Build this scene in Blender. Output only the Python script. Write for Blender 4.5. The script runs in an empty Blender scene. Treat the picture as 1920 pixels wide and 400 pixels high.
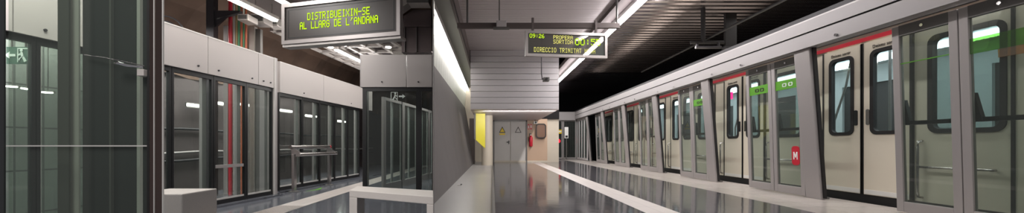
import bpy, bmesh, math, random
from mathutils import Vector, Matrix
random.seed(7)
S = bpy.context.scene
C = S.collection
H = 0.8            # eye height above the right platform (z = 0)
F = 700.0          # focal length in pixels of the 1920 wide frame
FL = -0.2          # level of the left platform
def R(a): return math.radians(a)

# ------------------------------------------------------------------ materials
def lin(c):
    r = []
    for v in c:
        v /= 255.0
        r.append(v / 12.92 if v <= 0.04045 else ((v + 0.055) / 1.055) ** 2.4)
    return (r[0], r[1], r[2], 1.0)
def newmat(name):
    m = bpy.data.materials.new(name); m.use_nodes = True
    nt = m.node_tree; nt.nodes.clear()
    out = nt.nodes.new('ShaderNodeOutputMaterial')
    return m, nt, out
def mat(name, col, rough=0.5, metal=0.0, var=0.0, scale=6.0, bump=0.0, bscale=60.0, stretch=(1, 1, 1), spec=0.5, coat=0.0):
    m, nt, out = newmat(name)
    b = nt.nodes.new('ShaderNodeBsdfPrincipled')
    b.inputs['Base Color'].default_value = lin(col)
    b.inputs['Roughness'].default_value = rough
    b.inputs['Metallic'].default_value = metal
    b.inputs['Specular IOR Level'].default_value = spec
    if coat: b.inputs['Coat Weight'].default_value = coat; b.inputs['Coat Roughness'].default_value = 0.06
    nt.links.new(b.outputs[0], out.inputs[0])
    if var or bump:
        tc = nt.nodes.new('ShaderNodeTexCoord'); mp = nt.nodes.new('ShaderNodeMapping')
        mp.inputs['Scale'].default_value = stretch
        nt.links.new(tc.outputs['Object'], mp.inputs[0])
    if var:
        n = nt.nodes.new('ShaderNodeTexNoise'); n.inputs['Scale'].default_value = scale; n.inputs['Detail'].default_value = 5
        nt.links.new(mp.outputs[0], n.inputs[0])
        mx = nt.nodes.new('ShaderNodeMixRGB')
        c = lin(col)
        mx.inputs[1].default_value = (c[0] * (1 - var), c[1] * (1 - var), c[2] * (1 - var), 1)
        mx.inputs[2].default_value = (min(1, c[0] * (1 + var)), min(1, c[1] * (1 + var)), min(1, c[2] * (1 + var)), 1)
        nt.links.new(n.outputs['Fac'], mx.inputs[0]); nt.links.new(mx.outputs[0], b.inputs['Base Color'])
    if bump:
        n2 = nt.nodes.new('ShaderNodeTexNoise'); n2.inputs['Scale'].default_value = bscale; n2.inputs['Detail'].default_value = 3
        nt.links.new(mp.outputs[0], n2.inputs[0])
        bp = nt.nodes.new('ShaderNodeBump'); bp.inputs['Strength'].default_value = bump; bp.inputs['Distance'].default_value = 0.02
        nt.links.new(n2.outputs['Fac'], bp.inputs['Height']); nt.links.new(bp.outputs[0], b.inputs['Normal'])
    return m
def emit(name, col, strength):
    m, nt, out = newmat(name)
    e = nt.nodes.new('ShaderNodeEmission'); e.inputs[0].default_value = lin(col); e.inputs[1].default_value = strength
    nt.links.new(e.outputs[0], out.inputs[0]); return m
def glass(name, tint, refl=1.0, dirt=0.0, rough=0.0):
    """thin sheet of glass: tinted see-through plus fresnel mirror, a little dust"""
    m, nt, out = newmat(name)
    t = nt.nodes.new('ShaderNodeBsdfTransparent'); t.inputs[0].default_value = lin(tint)
    g = nt.nodes.new('ShaderNodeBsdfGlossy'); g.inputs['Roughness'].default_value = rough; g.inputs[0].default_value = (refl, refl, refl, 1)
    fr = nt.nodes.new('ShaderNodeFresnel'); fr.inputs['IOR'].default_value = 1.5
    ge = nt.nodes.new('ShaderNodeNewGeometry')      # each sheet has two faces: the mirror and the tint belong to the outer one
    inv = nt.nodes.new('ShaderNodeMath'); inv.operation = 'SUBTRACT'; inv.inputs[0].default_value = 1.0
    nt.links.new(ge.outputs['Backfacing'], inv.inputs[1])
    mu = nt.nodes.new('ShaderNodeMath'); mu.operation = 'MULTIPLY'
    nt.links.new(fr.outputs[0], mu.inputs[0]); nt.links.new(inv.outputs[0], mu.inputs[1])
    tm = nt.nodes.new('ShaderNodeMixRGB'); tm.inputs[1].default_value = lin(tint); tm.inputs[2].default_value = (1, 1, 1, 1)
    nt.links.new(ge.outputs['Backfacing'], tm.inputs[0]); nt.links.new(tm.outputs[0], t.inputs[0])
    mx = nt.nodes.new('ShaderNodeMixShader')
    nt.links.new(mu.outputs[0], mx.inputs[0]); nt.links.new(t.outputs[0], mx.inputs[1]); nt.links.new(g.outputs[0], mx.inputs[2])
    last = mx
    if dirt:
        d = nt.nodes.new('ShaderNodeBsdfDiffuse'); d.inputs[0].default_value = lin((190, 200, 195))
        m2 = nt.nodes.new('ShaderNodeMixShader'); m2.inputs[0].default_value = dirt
        nt.links.new(mx.outputs[0], m2.inputs[1]); nt.links.new(d.outputs[0], m2.inputs[2]); last = m2
    nt.links.new(last.outputs[0], out.inputs[0]); return m
def tiles(name, c1, c2, joint, w, h, rough=0.1, mortar=0.004, speck=0.3, sscale=220.0, rot=0.0, vertical=False):
    """polished stone slabs with thin joints and speckle"""
    m, nt, out = newmat(name)
    b = nt.nodes.new('ShaderNodeBsdfPrincipled'); b.inputs['Roughness'].default_value = rough
    nt.links.new(b.outputs[0], out.inputs[0])
    tc = nt.nodes.new('ShaderNodeTexCoord'); mp = nt.nodes.new('ShaderNodeMapping')
    mp.inputs['Rotation'].default_value = (R(90) if vertical == 'x' else 0, R(90) if vertical == 'y' else 0, rot)
    nt.links.new(tc.outputs['Object'], mp.inputs[0])
    br = nt.nodes.new('ShaderNodeTexBrick'); br.offset = 0.0
    br.inputs['Color1'].default_value = lin(c1); br.inputs['Color2'].default_value = lin(c2); br.inputs['Mortar'].default_value = lin(joint)
    br.inputs['Scale'].default_value = 1.0; br.inputs['Mortar Size'].default_value = mortar
    br.inputs['Brick Width'].default_value = w; br.inputs['Row Height'].default_value = h
    nt.links.new(mp.outputs[0], br.inputs[0])
    n = nt.nodes.new('ShaderNodeTexNoise'); n.inputs['Scale'].default_value = sscale; n.inputs['Detail'].default_value = 2
    nt.links.new(tc.outputs['Object'], n.inputs[0])
    rp = nt.nodes.new('ShaderNodeMapRange'); rp.inputs[1].default_value = 0.3; rp.inputs[2].default_value = 0.7
    rp.inputs[3].default_value = 1 - speck; rp.inputs[4].default_value = 1 + speck
    nt.links.new(n.outputs['Fac'], rp.inputs[0])
    mx = nt.nodes.new('ShaderNodeMixRGB'); mx.blend_type = 'MULTIPLY'; mx.inputs[0].default_value = 1
    nt.links.new(br.outputs['Color'], mx.inputs[1]); nt.links.new(rp.outputs[0], mx.inputs[2])
    nt.links.new(mx.outputs[0], b.inputs['Base Color'])
    # slightly uneven polish
    n3 = nt.nodes.new('ShaderNodeTexNoise'); n3.inputs['Scale'].default_value = 3.0
    nt.links.new(tc.outputs['Object'], n3.inputs[0])
    bp = nt.nodes.new('ShaderNodeBump'); bp.inputs['Strength'].default_value = 0.06; bp.inputs['Distance'].default_value = 0.03
    nt.links.new(n3.outputs['Fac'], bp.inputs['Height']); nt.links.new(bp.outputs[0], b.inputs['Normal'])
    return m

M = {}
M['granite'] = tiles('granite', (78, 77, 80), (86, 84, 87), (60, 60, 62), 0.6, 0.6, 0.09)
M['granite_l'] = tiles('granite_blue', (90, 93, 100), (97, 99, 106), (78, 80, 86), 0.6, 0.6, 0.12)
M['pale_stone'] = tiles('pale_stone', (186, 178, 172), (176, 169, 163), (128, 122, 118), 0.6, 0.4, 0.2, speck=0.12)
M['strip'] = tiles('tactile_stone', (178, 170, 166), (170, 162, 158), (134, 128, 124), 0.4, 0.4, 0.38, speck=0.12)
M['ledge'] = tiles('ledge_stone', (150, 148, 147), (143, 141, 140), (118, 116, 116), 2.0, 0.9, 0.32, speck=0.1)
M['concrete'] = mat('concrete', (88, 84, 83), 0.75, var=0.16, scale=2.2, bump=0.15, bscale=30, stretch=(1, 1, 0.25))
M['white_tile'] = tiles('white_tile', (205, 208, 200), (198, 202, 194), (110, 112, 104), 0.62, 0.4, 0.35, mortar=0.008, speck=0.05, vertical='y')
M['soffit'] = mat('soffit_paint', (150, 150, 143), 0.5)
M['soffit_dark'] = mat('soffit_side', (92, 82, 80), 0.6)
M['plank'] = mat('ceiling_plank', (205, 196, 196), 0.4, 0.1)
M['plank_white'] = mat('white_plank', (176, 172, 174), 0.4, 0.1)
M['dark_rib'] = mat('ribbed_steel', (140, 132, 134), 0.22, 0.95, var=0.3, scale=1.2, bump=0.35, bscale=2.5, stretch=(1, 3, 1))
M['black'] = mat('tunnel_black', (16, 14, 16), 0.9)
M['alu'] = mat('grey_aluminium', (158, 153, 152), 0.42, 0.3)
M['alu_pale'] = mat('pale_aluminium', (200, 195, 195), 0.38, 0.15)
M['beam_paint'] = mat('beam_paint', (158, 154, 154), 0.45, 0.1)
M['alu_dark'] = mat('dark_aluminium', (104, 102, 100), 0.45, 0.3)
M['steel'] = mat('brushed_steel', (190, 186, 184), 0.22, 1.0)
M['chrome'] = mat('chrome', (220, 220, 222), 0.1, 1.0)
M['bronze'] = mat('bronze_mirror', (120, 104, 98), 0.14, 1.0)
M['black_metal'] = mat('black_metal', (24, 24, 26), 0.4)
M['rubber'] = mat('black_rubber', (20, 17, 18), 0.7)
M['cream'] = mat('cream_paint', (226, 217, 200), 0.35, var=0.03, scale=2, coat=0.2)
M['red'] = mat('red_paint', (186, 28, 48), 0.4)
M['train_dark'] = mat('underframe', (38, 36, 36), 0.7)
M['train_grey'] = mat('sill_metal', (150, 146, 138), 0.6, 0.0, var=0.2, scale=20)
M['interior'] = mat('interior_panel', (176, 182, 182), 0.5)
M['seat_blue'] = mat('seat_shell', (104, 108, 108), 0.5)
M['fascia'] = mat('fascia_panel', (178, 172, 170), 0.42, 0.05)
M['fascia_light'] = mat('fascia_edge', (206, 203, 200), 0.35, 0.2)
M['stone_bench'] = mat('pale_stone_bench', (214, 207, 202), 0.5, var=0.06, scale=80)
M['stone_block'] = mat('speckled_stone', (168, 162, 158), 0.6, var=0.22, scale=120)
M['brown'] = mat('brown_rock', (98, 78, 66), 0.9, var=0.55, scale=1.4, bump=0.6, bscale=4)
M['track_wall'] = mat('track_wall', (74, 66, 66), 0.8, var=0.35, scale=1.6)
M['block'] = tiles('grey_block', (134, 138, 134), (122, 126, 122), (86, 88, 86), 0.5, 0.25, 0.8, mortar=0.01, speck=0.1, vertical='y')
M['door_paint'] = mat('door_paint', (196, 192, 188), 0.5, var=0.04, scale=3)
M['beige'] = mat('beige_panel', (186, 158, 134), 0.45, var=0.06, scale=2)
M['pillar'] = mat('cream_pillar', (196, 186, 170), 0.5, var=0.05, scale=3)
M['yellow'] = mat('yellow_board', (196, 186, 44), 0.45)
M['sign_yellow'] = mat('warning_yellow', (235, 200, 20), 0.5)
M['brown_box'] = mat('brown_box', (110, 78, 58), 0.4)
M['white'] = mat('white_paint', (232, 230, 226), 0.5)
M['ink'] = mat('black_ink', (40, 34, 32), 0.6)
M['green_film'] = mat('green_film', (84, 150, 34), 0.35)  # painted sign reflection on the leaves, and the floor sticker
M['green_dim'] = glass('green_tinted_film', (140, 205, 90), 0.5, 0.06)  # dimmer painted reflection of the green sign
M['orange_film'] = glass('orange_tinted_film', (220, 150, 50), 0.5, 0.12)  # orange of the reflected sign, put on as tinted film
M['green_pipe'] = mat('green_paint', (60, 130, 90), 0.5)
M['orange_pipe'] = mat('orange_paint', (186, 96, 62), 0.5)
M['tan_pipe'] = mat('tan_paint', (164, 140, 96), 0.5)
M['exit_green'] = mat('dull_green_sign', (70, 96, 84), 0.5)
M['exit_white'] = mat('sign_white', (205, 215, 208), 0.5)
M['galv'] = mat('galvanised', (190, 184, 180), 0.4, 0.25, var=0.15, scale=9)
M['dark_steel'] = mat('dark_steel', (46, 44, 48), 0.5, 0.2)
M['dark_duct'] = mat('dark_duct', (78, 66, 66), 0.45, 0.1)
M['sign_face'] = mat('sign_screen', (66, 60, 57), 0.35, spec=0.4)
M['sign_frame'] = mat('sign_frame', (168, 162, 160), 0.35, 0.6)
M['smoked'] = glass('smoked_acrylic', (120, 112, 108), 0.7, 0.12)
M['glass_l'] = glass('clear_glass', (216, 226, 222), 1.0, 0.025)
M['glass_r'] = glass('door_glass', (178, 190, 184), 0.9, 0.035)
M['glass_near'] = glass('green_glass', (208, 218, 208), 0.7, 0.03)
M['glass_dark'] = mat('dark_glass', (44, 46, 47), 0.08)
M['train_glass'] = glass('train_glass', (206, 212, 208), 1.0, 0.03)
M['tube'] = emit('white_tube', (255, 248, 250), 26.0)
M['tube_wall'] = emit('wall_tube', (255, 250, 244), 13.0)
M['tube_left'] = emit('left_tube', (255, 248, 240), 24.0)
M['lamp'] = emit('tunnel_lamp', (255, 250, 240), 20.0)
M['train_lamp'] = emit('train_lamp', (225, 245, 255), 8.0)
M['led'] = emit('led', (190, 232, 30), 1.5)
M['led_pale'] = emit('led_pale', (226, 222, 120), 1.15)
M['red_lamp'] = emit('red_lamp', (255, 30, 50), 6.0)
M['pink_lamp'] = emit('pink_led', (255, 30, 130), 2.5)

# ------------------------------------------------------------------ mesh helpers
class MB:
    def __init__(self): self.v = []; self.f = []; self.smooth = set()
    def add(self, vs, fs, smooth=False):
        b = len(self.v); self.v += [Vector(p) for p in vs]
        for f in fs:
            if smooth: self.smooth.add(len(self.f))
            self.f.append([b + i for i in f])
        return self
    def box(self, x0, x1, y0, y1, z0, z1):
        vs = [(x, y, z) for z in (z0, z1) for y in (y0, y1) for x in (x0, x1)]
        return self.add(vs, [(0, 2, 3, 1), (4, 5, 7, 6), (0, 1, 5, 4), (2, 6, 7, 3), (0, 4, 6, 2), (1, 3, 7, 5)])
    def hexa(self, p):
        """p: eight points, bottom ring of four then top ring of four"""
        return self.add(p, [(3, 2, 1, 0), (4, 5, 6, 7), (0, 1, 5, 4), (1, 2, 6, 5), (2, 3, 7, 6), (3, 0, 4, 7)])
    def prism(self, poly, a0, a1, axis='z'):
        """extrude a 2-D outline along an axis"""
        n = len(poly)
        def P(p, a): return {'z': (p[0], p[1], a), 'y': (p[0], a, p[1]), 'x': (a, p[0], p[1])}[axis]
        vs = [P(p, a0) for p in poly] + [P(p, a1) for p in poly]
        fs = [tuple(range(n))[::-1], tuple(range(n, 2 * n))] + [(i, (i + 1) % n, n + (i + 1) % n, n + i) for i in range(n)]
        return self.add(vs, fs)
    def ring(self, outer, inner, a0, a1, axis='x'):
        """flat frame between two outlines with the same number of points"""
        n = len(outer)
        def P(p, a): return {'z': (p[0], p[1], a), 'y': (p[0], a, p[1]), 'x': (a, p[0], p[1])}[axis]
        vs = [P(p, a0) for p in outer] + [P(p, a0) for p in inner] + [P(p, a1) for p in outer] + [P(p, a1) for p in inner]
        fs = []
        for i in range(n):
            j = (i + 1) % n
            fs += [(i, j, n + j, n + i), (2 * n + i, 3 * n + i, 3 * n + j, 2 * n + j), (i, 2 * n + i, 2 * n + j, j), (n + i, n + j, 3 * n + j, 3 * n + i)]
        return self.add(vs, fs)
    def tube(self, pts, r, n=10, cap=True):
        pts = [Vector(p) for p in pts]; rings = []
        for i, p in enumerate(pts):
            d = (pts[min(i + 1, len(pts) - 1)] - pts[max(i - 1, 0)]).normalized()
            up = Vector((0, 0, 1)) if abs(d.z) < 0.9 else Vector((1, 0, 0))
            a = d.cross(up).normalized(); b = d.cross(a).normalized()
            rr = r[i] if isinstance(r, (list, tuple)) else r
            rings.append([p + a * math.cos(2 * math.pi * k / n) * rr + b * math.sin(2 * math.pi * k / n) * rr for k in range(n)])
        vs = [q for rg in rings for q in rg]; fs = []
        for i in range(len(rings) - 1):
            for k in range(n):
                fs.append((i * n + k, i * n + (k + 1) % n, (i + 1) * n + (k + 1) % n, (i + 1) * n + k))
        self.add(vs, fs, True)
        if cap:
            self.add(rings[0], [tuple(range(n))]); self.add(rings[-1], [tuple(range(n))[::-1]])
        return self
    def build(self, name, m, parent=None, loc=None, bevel=0.0, world=True):
        me = bpy.data.meshes.new(name)
        vs = [Vector(p) for p in self.v]
        if parent is not None and world:
            inv = root_matrix(parent).inverted(); vs = [inv @ p for p in vs]
        if loc is not None and parent is None: vs = [p - Vector(loc) for p in vs]
        me.from_pydata([tuple(p) for p in vs], [], self.f)
        if self.smooth:
            for i in self.smooth: me.polygons[i].use_smooth = True
        bm = bmesh.new(); bm.from_mesh(me); bmesh.ops.recalc_face_normals(bm, faces=bm.faces); bm.to_mesh(me); bm.free()
        if m is not None: me.materials.append(M[m] if isinstance(m, str) else m)
        o = bpy.data.objects.new(name, me); C.objects.link(o)
        if parent is not None: o.parent = parent
        elif loc is not None: o.location = loc
        if bevel:
            bv = o.modifiers.new('bevel', 'BEVEL'); bv.width = bevel; bv.segments = 2; bv.limit_method = 'ANGLE'
        return o
def root_matrix(o):
    m = Matrix.LocRotScale(o.location, o.rotation_euler, o.scale)
    return root_matrix(o.parent) @ m if o.parent else m
def tag(o, label=None, cat=None, group=None, kind=None):
    if label: o['label'] = label
    if cat: o['category'] = cat
    if group: o['group'] = group
    if kind: o['kind'] = kind
    return o
def thing(name, label, cat, loc=(0, 0, 0), rz=0.0, group=None):
    o = bpy.data.objects.new(name, None); C.objects.link(o); o.empty_display_size = 0.1
    o.location = loc; o.rotation_euler = (0, 0, rz)
    return tag(o, label, cat, group)
def dup(root, loc, label, group=None, rz=None):
    r = root.copy(); C.objects.link(r); r.location = loc; r['label'] = label
    if rz is not None: r.rotation_euler = (0, 0, rz)
    if group: r['group'] = group
    for ch in list(root.children):
        c = ch.copy(); C.objects.link(c); c.parent = r
        for g in list(ch.children):
            d = g.copy(); C.objects.link(d); d.parent = c
    return r
def struct(mb, name, m, **k): return tag(mb.build(name, m, **k), kind='structure')
def rrect(a0, a1, b0, b1, r, n=5):
    out = []
    for cx, cy, st in ((a1 - r, b1 - r, 0), (a0 + r, b1 - r, 90), (a0 + r, b0 + r, 180), (a1 - r, b0 + r, 270)):
        for k in range(n + 1):
            t = R(st + 90 * k / n); out.append((cx + r * math.cos(t), cy + r * math.sin(t)))
    return out
def text_mesh(name, body, size, m, parent, matrix, depth=0.001):
    cu = bpy.data.curves.new(name, 'FONT'); cu.body = body; cu.size = size; cu.extrude = depth
    t = bpy.data.objects.new(name + '_tmp', cu); C.objects.link(t)
    bpy.context.view_layer.update()
    me = bpy.data.meshes.new_from_object(t.evaluated_get(bpy.context.evaluated_depsgraph_get()))
    bpy.data.objects.remove(t)
    me.transform(matrix); me.materials.clear(); me.materials.append(M[m])
    o = bpy.data.objects.new(name, me); C.objects.link(o); o.parent = parent
    return o

# 5 x 7 dot-matrix characters
FONT = {
 'A': '01110 10001 10001 11111 10001 10001 10001', 'B': '11110 10001 10001 11110 10001 10001 11110', 'C': '01110 10001 10000 10000 10000 10001 01110',
 'D': '11110 10001 10001 10001 10001 10001 11110', 'E': '11111 10000 10000 11110 10000 10000 11111', 'G': '01110 10001 10000 10111 10001 10001 01110',
 'I': '01110 00100 00100 00100 00100 00100 01110', 'L': '10000 10000 10000 10000 10000 10000 11111', 'M': '10001 11011 10101 10101 10001 10001 10001',
 'N': '10001 11001 10101 10101 10011 10001 10001', 'O': '01110 10001 10001 10001 10001 10001 01110', 'P': '11110 10001 10001 11110 10000 10000 10000',
 'R': '11110 10001 10001 11110 10100 10010 10001', 'S': '01111 10000 10000 01110 00001 00001 11110', 'T': '11111 00100 00100 00100 00100 00100 00100',
 'U': '10001 10001 10001 10001 10001 10001 01110', 'V': '10001 10001 10001 10001 10001 01010 00100', 'X': '10001 10001 01010 00100 01010 10001 10001',
 '-': '00000 00000 00000 11111 00000 00000 00000', "'": '00110 00100 01000 00000 00000 00000 00000', ':': '00000 00100 00100 00000 00100 00100 00000',
 '0': '01110 10001 10001 10001 10001 10001 01110', '2': '01110 10001 00001 00110 01000 10000 11111', '5': '11111 10000 11110 00001 00001 10001 01110',
 '6': '00110 01000 10000 11110 10001 10001 01110', '9': '01110 10001 10001 01111 00001 00010 01100', ' ': ' '.join(['00000'] * 7)}
def dots(txt, x, z, pitch, height, y, fill=0.92):
    """lit cells of one line of a dot-matrix display, local x to the right, z up"""
    mb = MB(); cw = pitch / 6.0; ch = height / 7.0
    for i, c in enumerate(txt):
        for r, row in enumerate(FONT[c].split()):
            for k, b in enumerate(row):
                if b == '1':
                    cx = x + i * pitch + k * cw; cz = z + (6 - r) * ch
                    mb.box(cx, cx + cw * fill, y - 0.002, y, cz, cz + ch * fill)
    return mb

# ------------------------------------------------------------------ camera
cam = bpy.data.cameras.new('camera'); co = bpy.data.objects.new('camera', cam); C.objects.link(co)
co.location = (0, 0, H); co.rotation_euler = (R(90), 0, 0)
cam.sensor_width = 36.0; cam.lens = 36.0 * F / 1920.0
cam.shift_x = 37.0 / 1920.0; cam.shift_y = 72.0 / 1920.0
cam.clip_start = 0.05; cam.clip_end = 200
S.camera = co
def Z(zp): return H + zp
KX = -109.3 / F     # where the end of the partition stands, seen from the platform

# ================================================================== RIGHT: the hall with the train
# floors
struct(MB().box(0.0, 1.8, 2.0, 18.0, -0.3, 0.0), 'floor', 'granite')
struct(MB().box(1.8, 2.2, 2.0, 21.5, -0.3, 0.001), 'floor_strip', 'strip')
struct(MB().box(2.2, 3.8, 2.0, 21.5, -0.3, 0.0), 'floor_edge', 'granite')
struct(MB().box(3.8, 5.12, 2.0, 21.5, -0.3, 0.001), 'floor_border', 'pale_stone')
struct(MB().box(0.0, 1.8, 18.0, 21.5, -0.3, 0.0), 'floor_end', 'granite')
# pale walkway along the concrete wall, cut off at the partition
struct(MB().prism([(KX * 2.0, 2.0), (0.0, 2.0), (0.0, 18.0), (-1.3, 18.0), (-1.3, 8.35), (-0.79, 5.07)], -0.3, 0.006), 'floor_walkway', 'ledge')
struct(MB().box(0.0, 0.035, 2.0, 14.0, 0.0, 0.035), 'trim_1', 'alu_dark')
# concrete wall, leaning back, its near end cut on the slant; behind it hollow
x0, x1, zt = -0.78, -1.26, Z(1.72)
ya, yb = x0 / KX, x1 / KX
def wall_pt(t, y, off=0.0): return (x0 + (x1 - x0) * t - off, y, zt * t)
mbw = MB().hexa([(x0, ya, 0), (x0, 18, 0), (-1.5, 18, 0), (-0.95, 0.96 / -KX + 0.05, 0), (x1, yb, zt), (x1, 18, zt), (-1.5, 18, zt), (-1.42, 1.42 / -KX + 0.05, zt)])
struct(mbw, 'wall_left', 'concrete')
# white tiled band above it, up to the lamp trough
tz0, tz1 = zt, Z(2.66)
tx0, tx1 = -1.26, -1.2
mbt = MB().hexa([(tx0, yb, tz0), (tx0, 18, tz0), (-1.5, 18, tz0), (-1.45, 1.45 / -KX + 0.05, tz0),
                 (tx1, tx1 / KX, tz1), (tx1, 18, tz1), (-1.5, 18, tz1), (-1.3, 1.3 / -KX + 0.05, tz1)])
struct(mbt, 'wall_tiles', 'white_tile')
# the partition that ends the concrete wall: a thin wedge from floor to ceiling
mbp = MB().prism([(KX * 3.3, 3.3), (KX * 9.6, 9.6), (KX * 9.6 - 0.05, 9.65), (KX * 3.3 - 0.003, 3.302)], -0.3, 4.6)
struct(mbp, 'wall_partition', 'concrete')
# soffit beside the lamp trough
sx0, sx1 = -1.17, -0.72
struct(MB().prism([(sx0, sx0 / KX), (sx1, sx1 / KX), (sx1, 17.3), (sx0, 17.3)], Z(2.645), Z(2.70)), 'ceiling_soffit', 'soffit')
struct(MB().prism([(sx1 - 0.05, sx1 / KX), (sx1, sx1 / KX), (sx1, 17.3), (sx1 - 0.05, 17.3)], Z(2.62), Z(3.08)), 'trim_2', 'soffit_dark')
struct(MB().prism([(-1.4, 9.1), (sx0, sx0 / KX + 0.2), (sx0, 18.0), (-1.4, 18.0)], Z(2.70), Z(2.76)), 'ceiling_trough', 'soffit')
# wall lamp line
lt = thing('strip_light', 'long bright strip light in the trough above the concrete wall', 'light', (-1.1, 7.0, Z(2.6)), 0, 'ceiling strip lights')
MB().prism([(-1.155, 7.5), (-1.07, 6.95), (-1.07, 17.2), (-1.155, 17.2)], Z(2.50), Z(2.57)).build('diffuser', 'tube_wall', lt)
MB().prism([(-1.066, 6.9), (-1.052, 6.82), (-1.052, 17.2), (-1.066, 17.2)], Z(2.515), Z(2.64)).build('reflector', 'alu', lt)  # added lip that keeps direct tube light off the soffit
# lowered ceiling of narrow metal planks across the platform
cz = Z(3.05)
mb = MB(); y = 4.5
while y < 12.0:
    xa = sx1
    mb.box(xa, 2.62, y, y + 0.135, cz, cz + 0.03); y += 0.15
struct(mb, 'ceiling', 'plank')
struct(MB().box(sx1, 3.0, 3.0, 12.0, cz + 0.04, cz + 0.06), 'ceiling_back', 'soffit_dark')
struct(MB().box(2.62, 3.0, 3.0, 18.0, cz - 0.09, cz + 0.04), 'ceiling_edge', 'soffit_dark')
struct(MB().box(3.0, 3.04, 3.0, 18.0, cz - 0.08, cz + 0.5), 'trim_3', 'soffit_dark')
# bulkhead of white planks facing down the platform
mb = MB(); nz = 10; zb = Z(1.15); 
for i in range(nz):
    a = zb + (cz - zb) * i / nz; b = zb + (cz - zb) * (i + 1) / nz
    mb.box(-0.7, 2.14, 12.0, 12.06, a + 0.006, b - 0.006)
struct(mb, 'wall_bulkhead', 'plank_white')
struct(MB().box(-0.7, 2.12, 12.06, 17.3, zb + 0.02, cz), 'wall_core', 'soffit')
struct(MB().box(-0.7, 2.14, 12.0, 17.3, zb - 0.01, zb + 0.015), 'ceiling_low', 'plank')
# strip light along the ceiling edge
lt2 = thing('hanging_strip_light', 'thin white strip light running diagonally along the ceiling edge', 'light', (2.9, 5.0, Z(2.82)), 0, 'ceiling strip lights')
mb = MB().box(2.84, 2.97, 4.9, 17.2, Z(2.78), Z(2.82)); mb.build('diffuser', 'tube', lt2)
MB().box(2.87, 2.94, 4.9, 17.2, Z(2.82), Z(2.95)).build('housing', 'alu', lt2)
# ribbed steel ceiling over the track, long ribs across
mb = MB(); y = 2.5; zc = Z(3.55)
while y < 25.5:
    mb.add([(3.04, y, zc), (9.5, y, zc), (3.04, y + 0.07, zc - 0.05), (9.5, y + 0.07, zc - 0.05), (3.04, y + 0.19, zc - 0.05), (9.5, y + 0.19, zc - 0.05), (3.04, y + 0.26, zc), (9.5, y + 0.26, zc)],
           [(0, 1, 3, 2), (2, 3, 5, 4), (4, 5, 7, 6)]); y += 0.26
struct(mb, 'ceiling_ribbed', 'dark_rib')
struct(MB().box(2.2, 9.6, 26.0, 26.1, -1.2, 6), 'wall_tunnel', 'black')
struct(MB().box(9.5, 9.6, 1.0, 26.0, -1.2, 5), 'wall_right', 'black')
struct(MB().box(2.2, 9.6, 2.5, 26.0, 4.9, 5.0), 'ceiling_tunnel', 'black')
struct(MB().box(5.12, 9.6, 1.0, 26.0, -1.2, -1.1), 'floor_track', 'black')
struct(MB().box(-1.5, 9.6, -2.0, 2.0, -0.3, -0.002), 'floor_near', 'granite')

# end wall with its grey double door
YE = 17.3
struct(MB().box(-1.5, 0.05, YE, YE + 0.2, 0, Z(3.1)), 'wall_end', 'pillar')
struct(MB().box(0.05, 1.60, YE + 0.06, YE + 0.2, 0, Z(1.2)), 'wall_back', 'pillar')
struct(MB().box(1.60, 2.55, YE, YE + 0.2, 0, Z(1.2)), 'wall_beige', 'beige')
struct(MB().box(2.55, 3.1, YE + 0.1, 21.5, 0, Z(1.2)), 'wall_corner', 'pillar')
struct(MB().box(0.0, 2.6, YE - 0.02, YE, 0, 0.07), 'baseboard_end', 'pillar')
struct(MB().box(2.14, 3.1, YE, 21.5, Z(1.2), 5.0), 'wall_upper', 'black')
dd = thing('double_door', 'grey metal double door with a warning triangle in the end wall', 'door', (0.85, YE, 0))
for i, (a, b) in enumerate(((0.10, 0.83), (0.85, 1.55))):
    d = MB().box(a, b, YE + 0.0, YE + 0.05, 0.03, 1.88).build('door_leaf', 'door_paint', dd, bevel=0.006)
    xm = (a + b) / 2
    t = MB().prism([(xm - 0.13, 1.38), (xm + 0.13, 1.38), (xm, 1.62)], YE - 0.008, YE - 0.001, 'y').build('warning_triangle', 'sign_yellow' if i == 0 else 'door_paint', d)
    MB().ring([(xm - 0.15, 1.366), (xm + 0.15, 1.366), (xm, 1.65)], [(xm - 0.11, 1.39), (xm + 0.11, 1.39), (xm, 1.59)], YE - 0.012, YE - 0.003, 'y').build('triangle_border', 'ink', d)
    if i == 0:
        MB().box(xm - 0.13, xm + 0.13, YE - 0.008, YE - 0.001, 1.26, 1.34).build('warning_plate', 'sign_yellow', d)
        MB().tube([(0.77, YE - 0.05, 0.93), (0.66, YE - 0.05, 0.93)], 0.014).box(0.75, 0.79, YE - 0.04, YE, 0.84, 1.0).build('handle', 'black_metal', d)
MB().box(0.03, 0.09, YE - 0.03, YE + 0.06, 0, 1.94).box(1.56, 1.62, YE - 0.03, YE + 0.06, 0, 1.94).box(0.03, 1.62, YE - 0.03, YE + 0.06, 1.88, 1.94).build('door_frame', 'alu_dark', dd)
ft = thing('floor_fitting', 'small white and black fitting lying on the pale walkway by the concrete wall', 'fitting', (-0.63, 7.3, 0.006))
MB().box(-0.68, -0.60, 7.27, 7.33, 0.006, 0.02).build('plate', 'white', ft, bevel=0.003)
MB().box(-0.62, -0.59, 7.265, 7.30, 0.02, 0.035).build('knob', 'rubber', ft, bevel=0.003)
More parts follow.
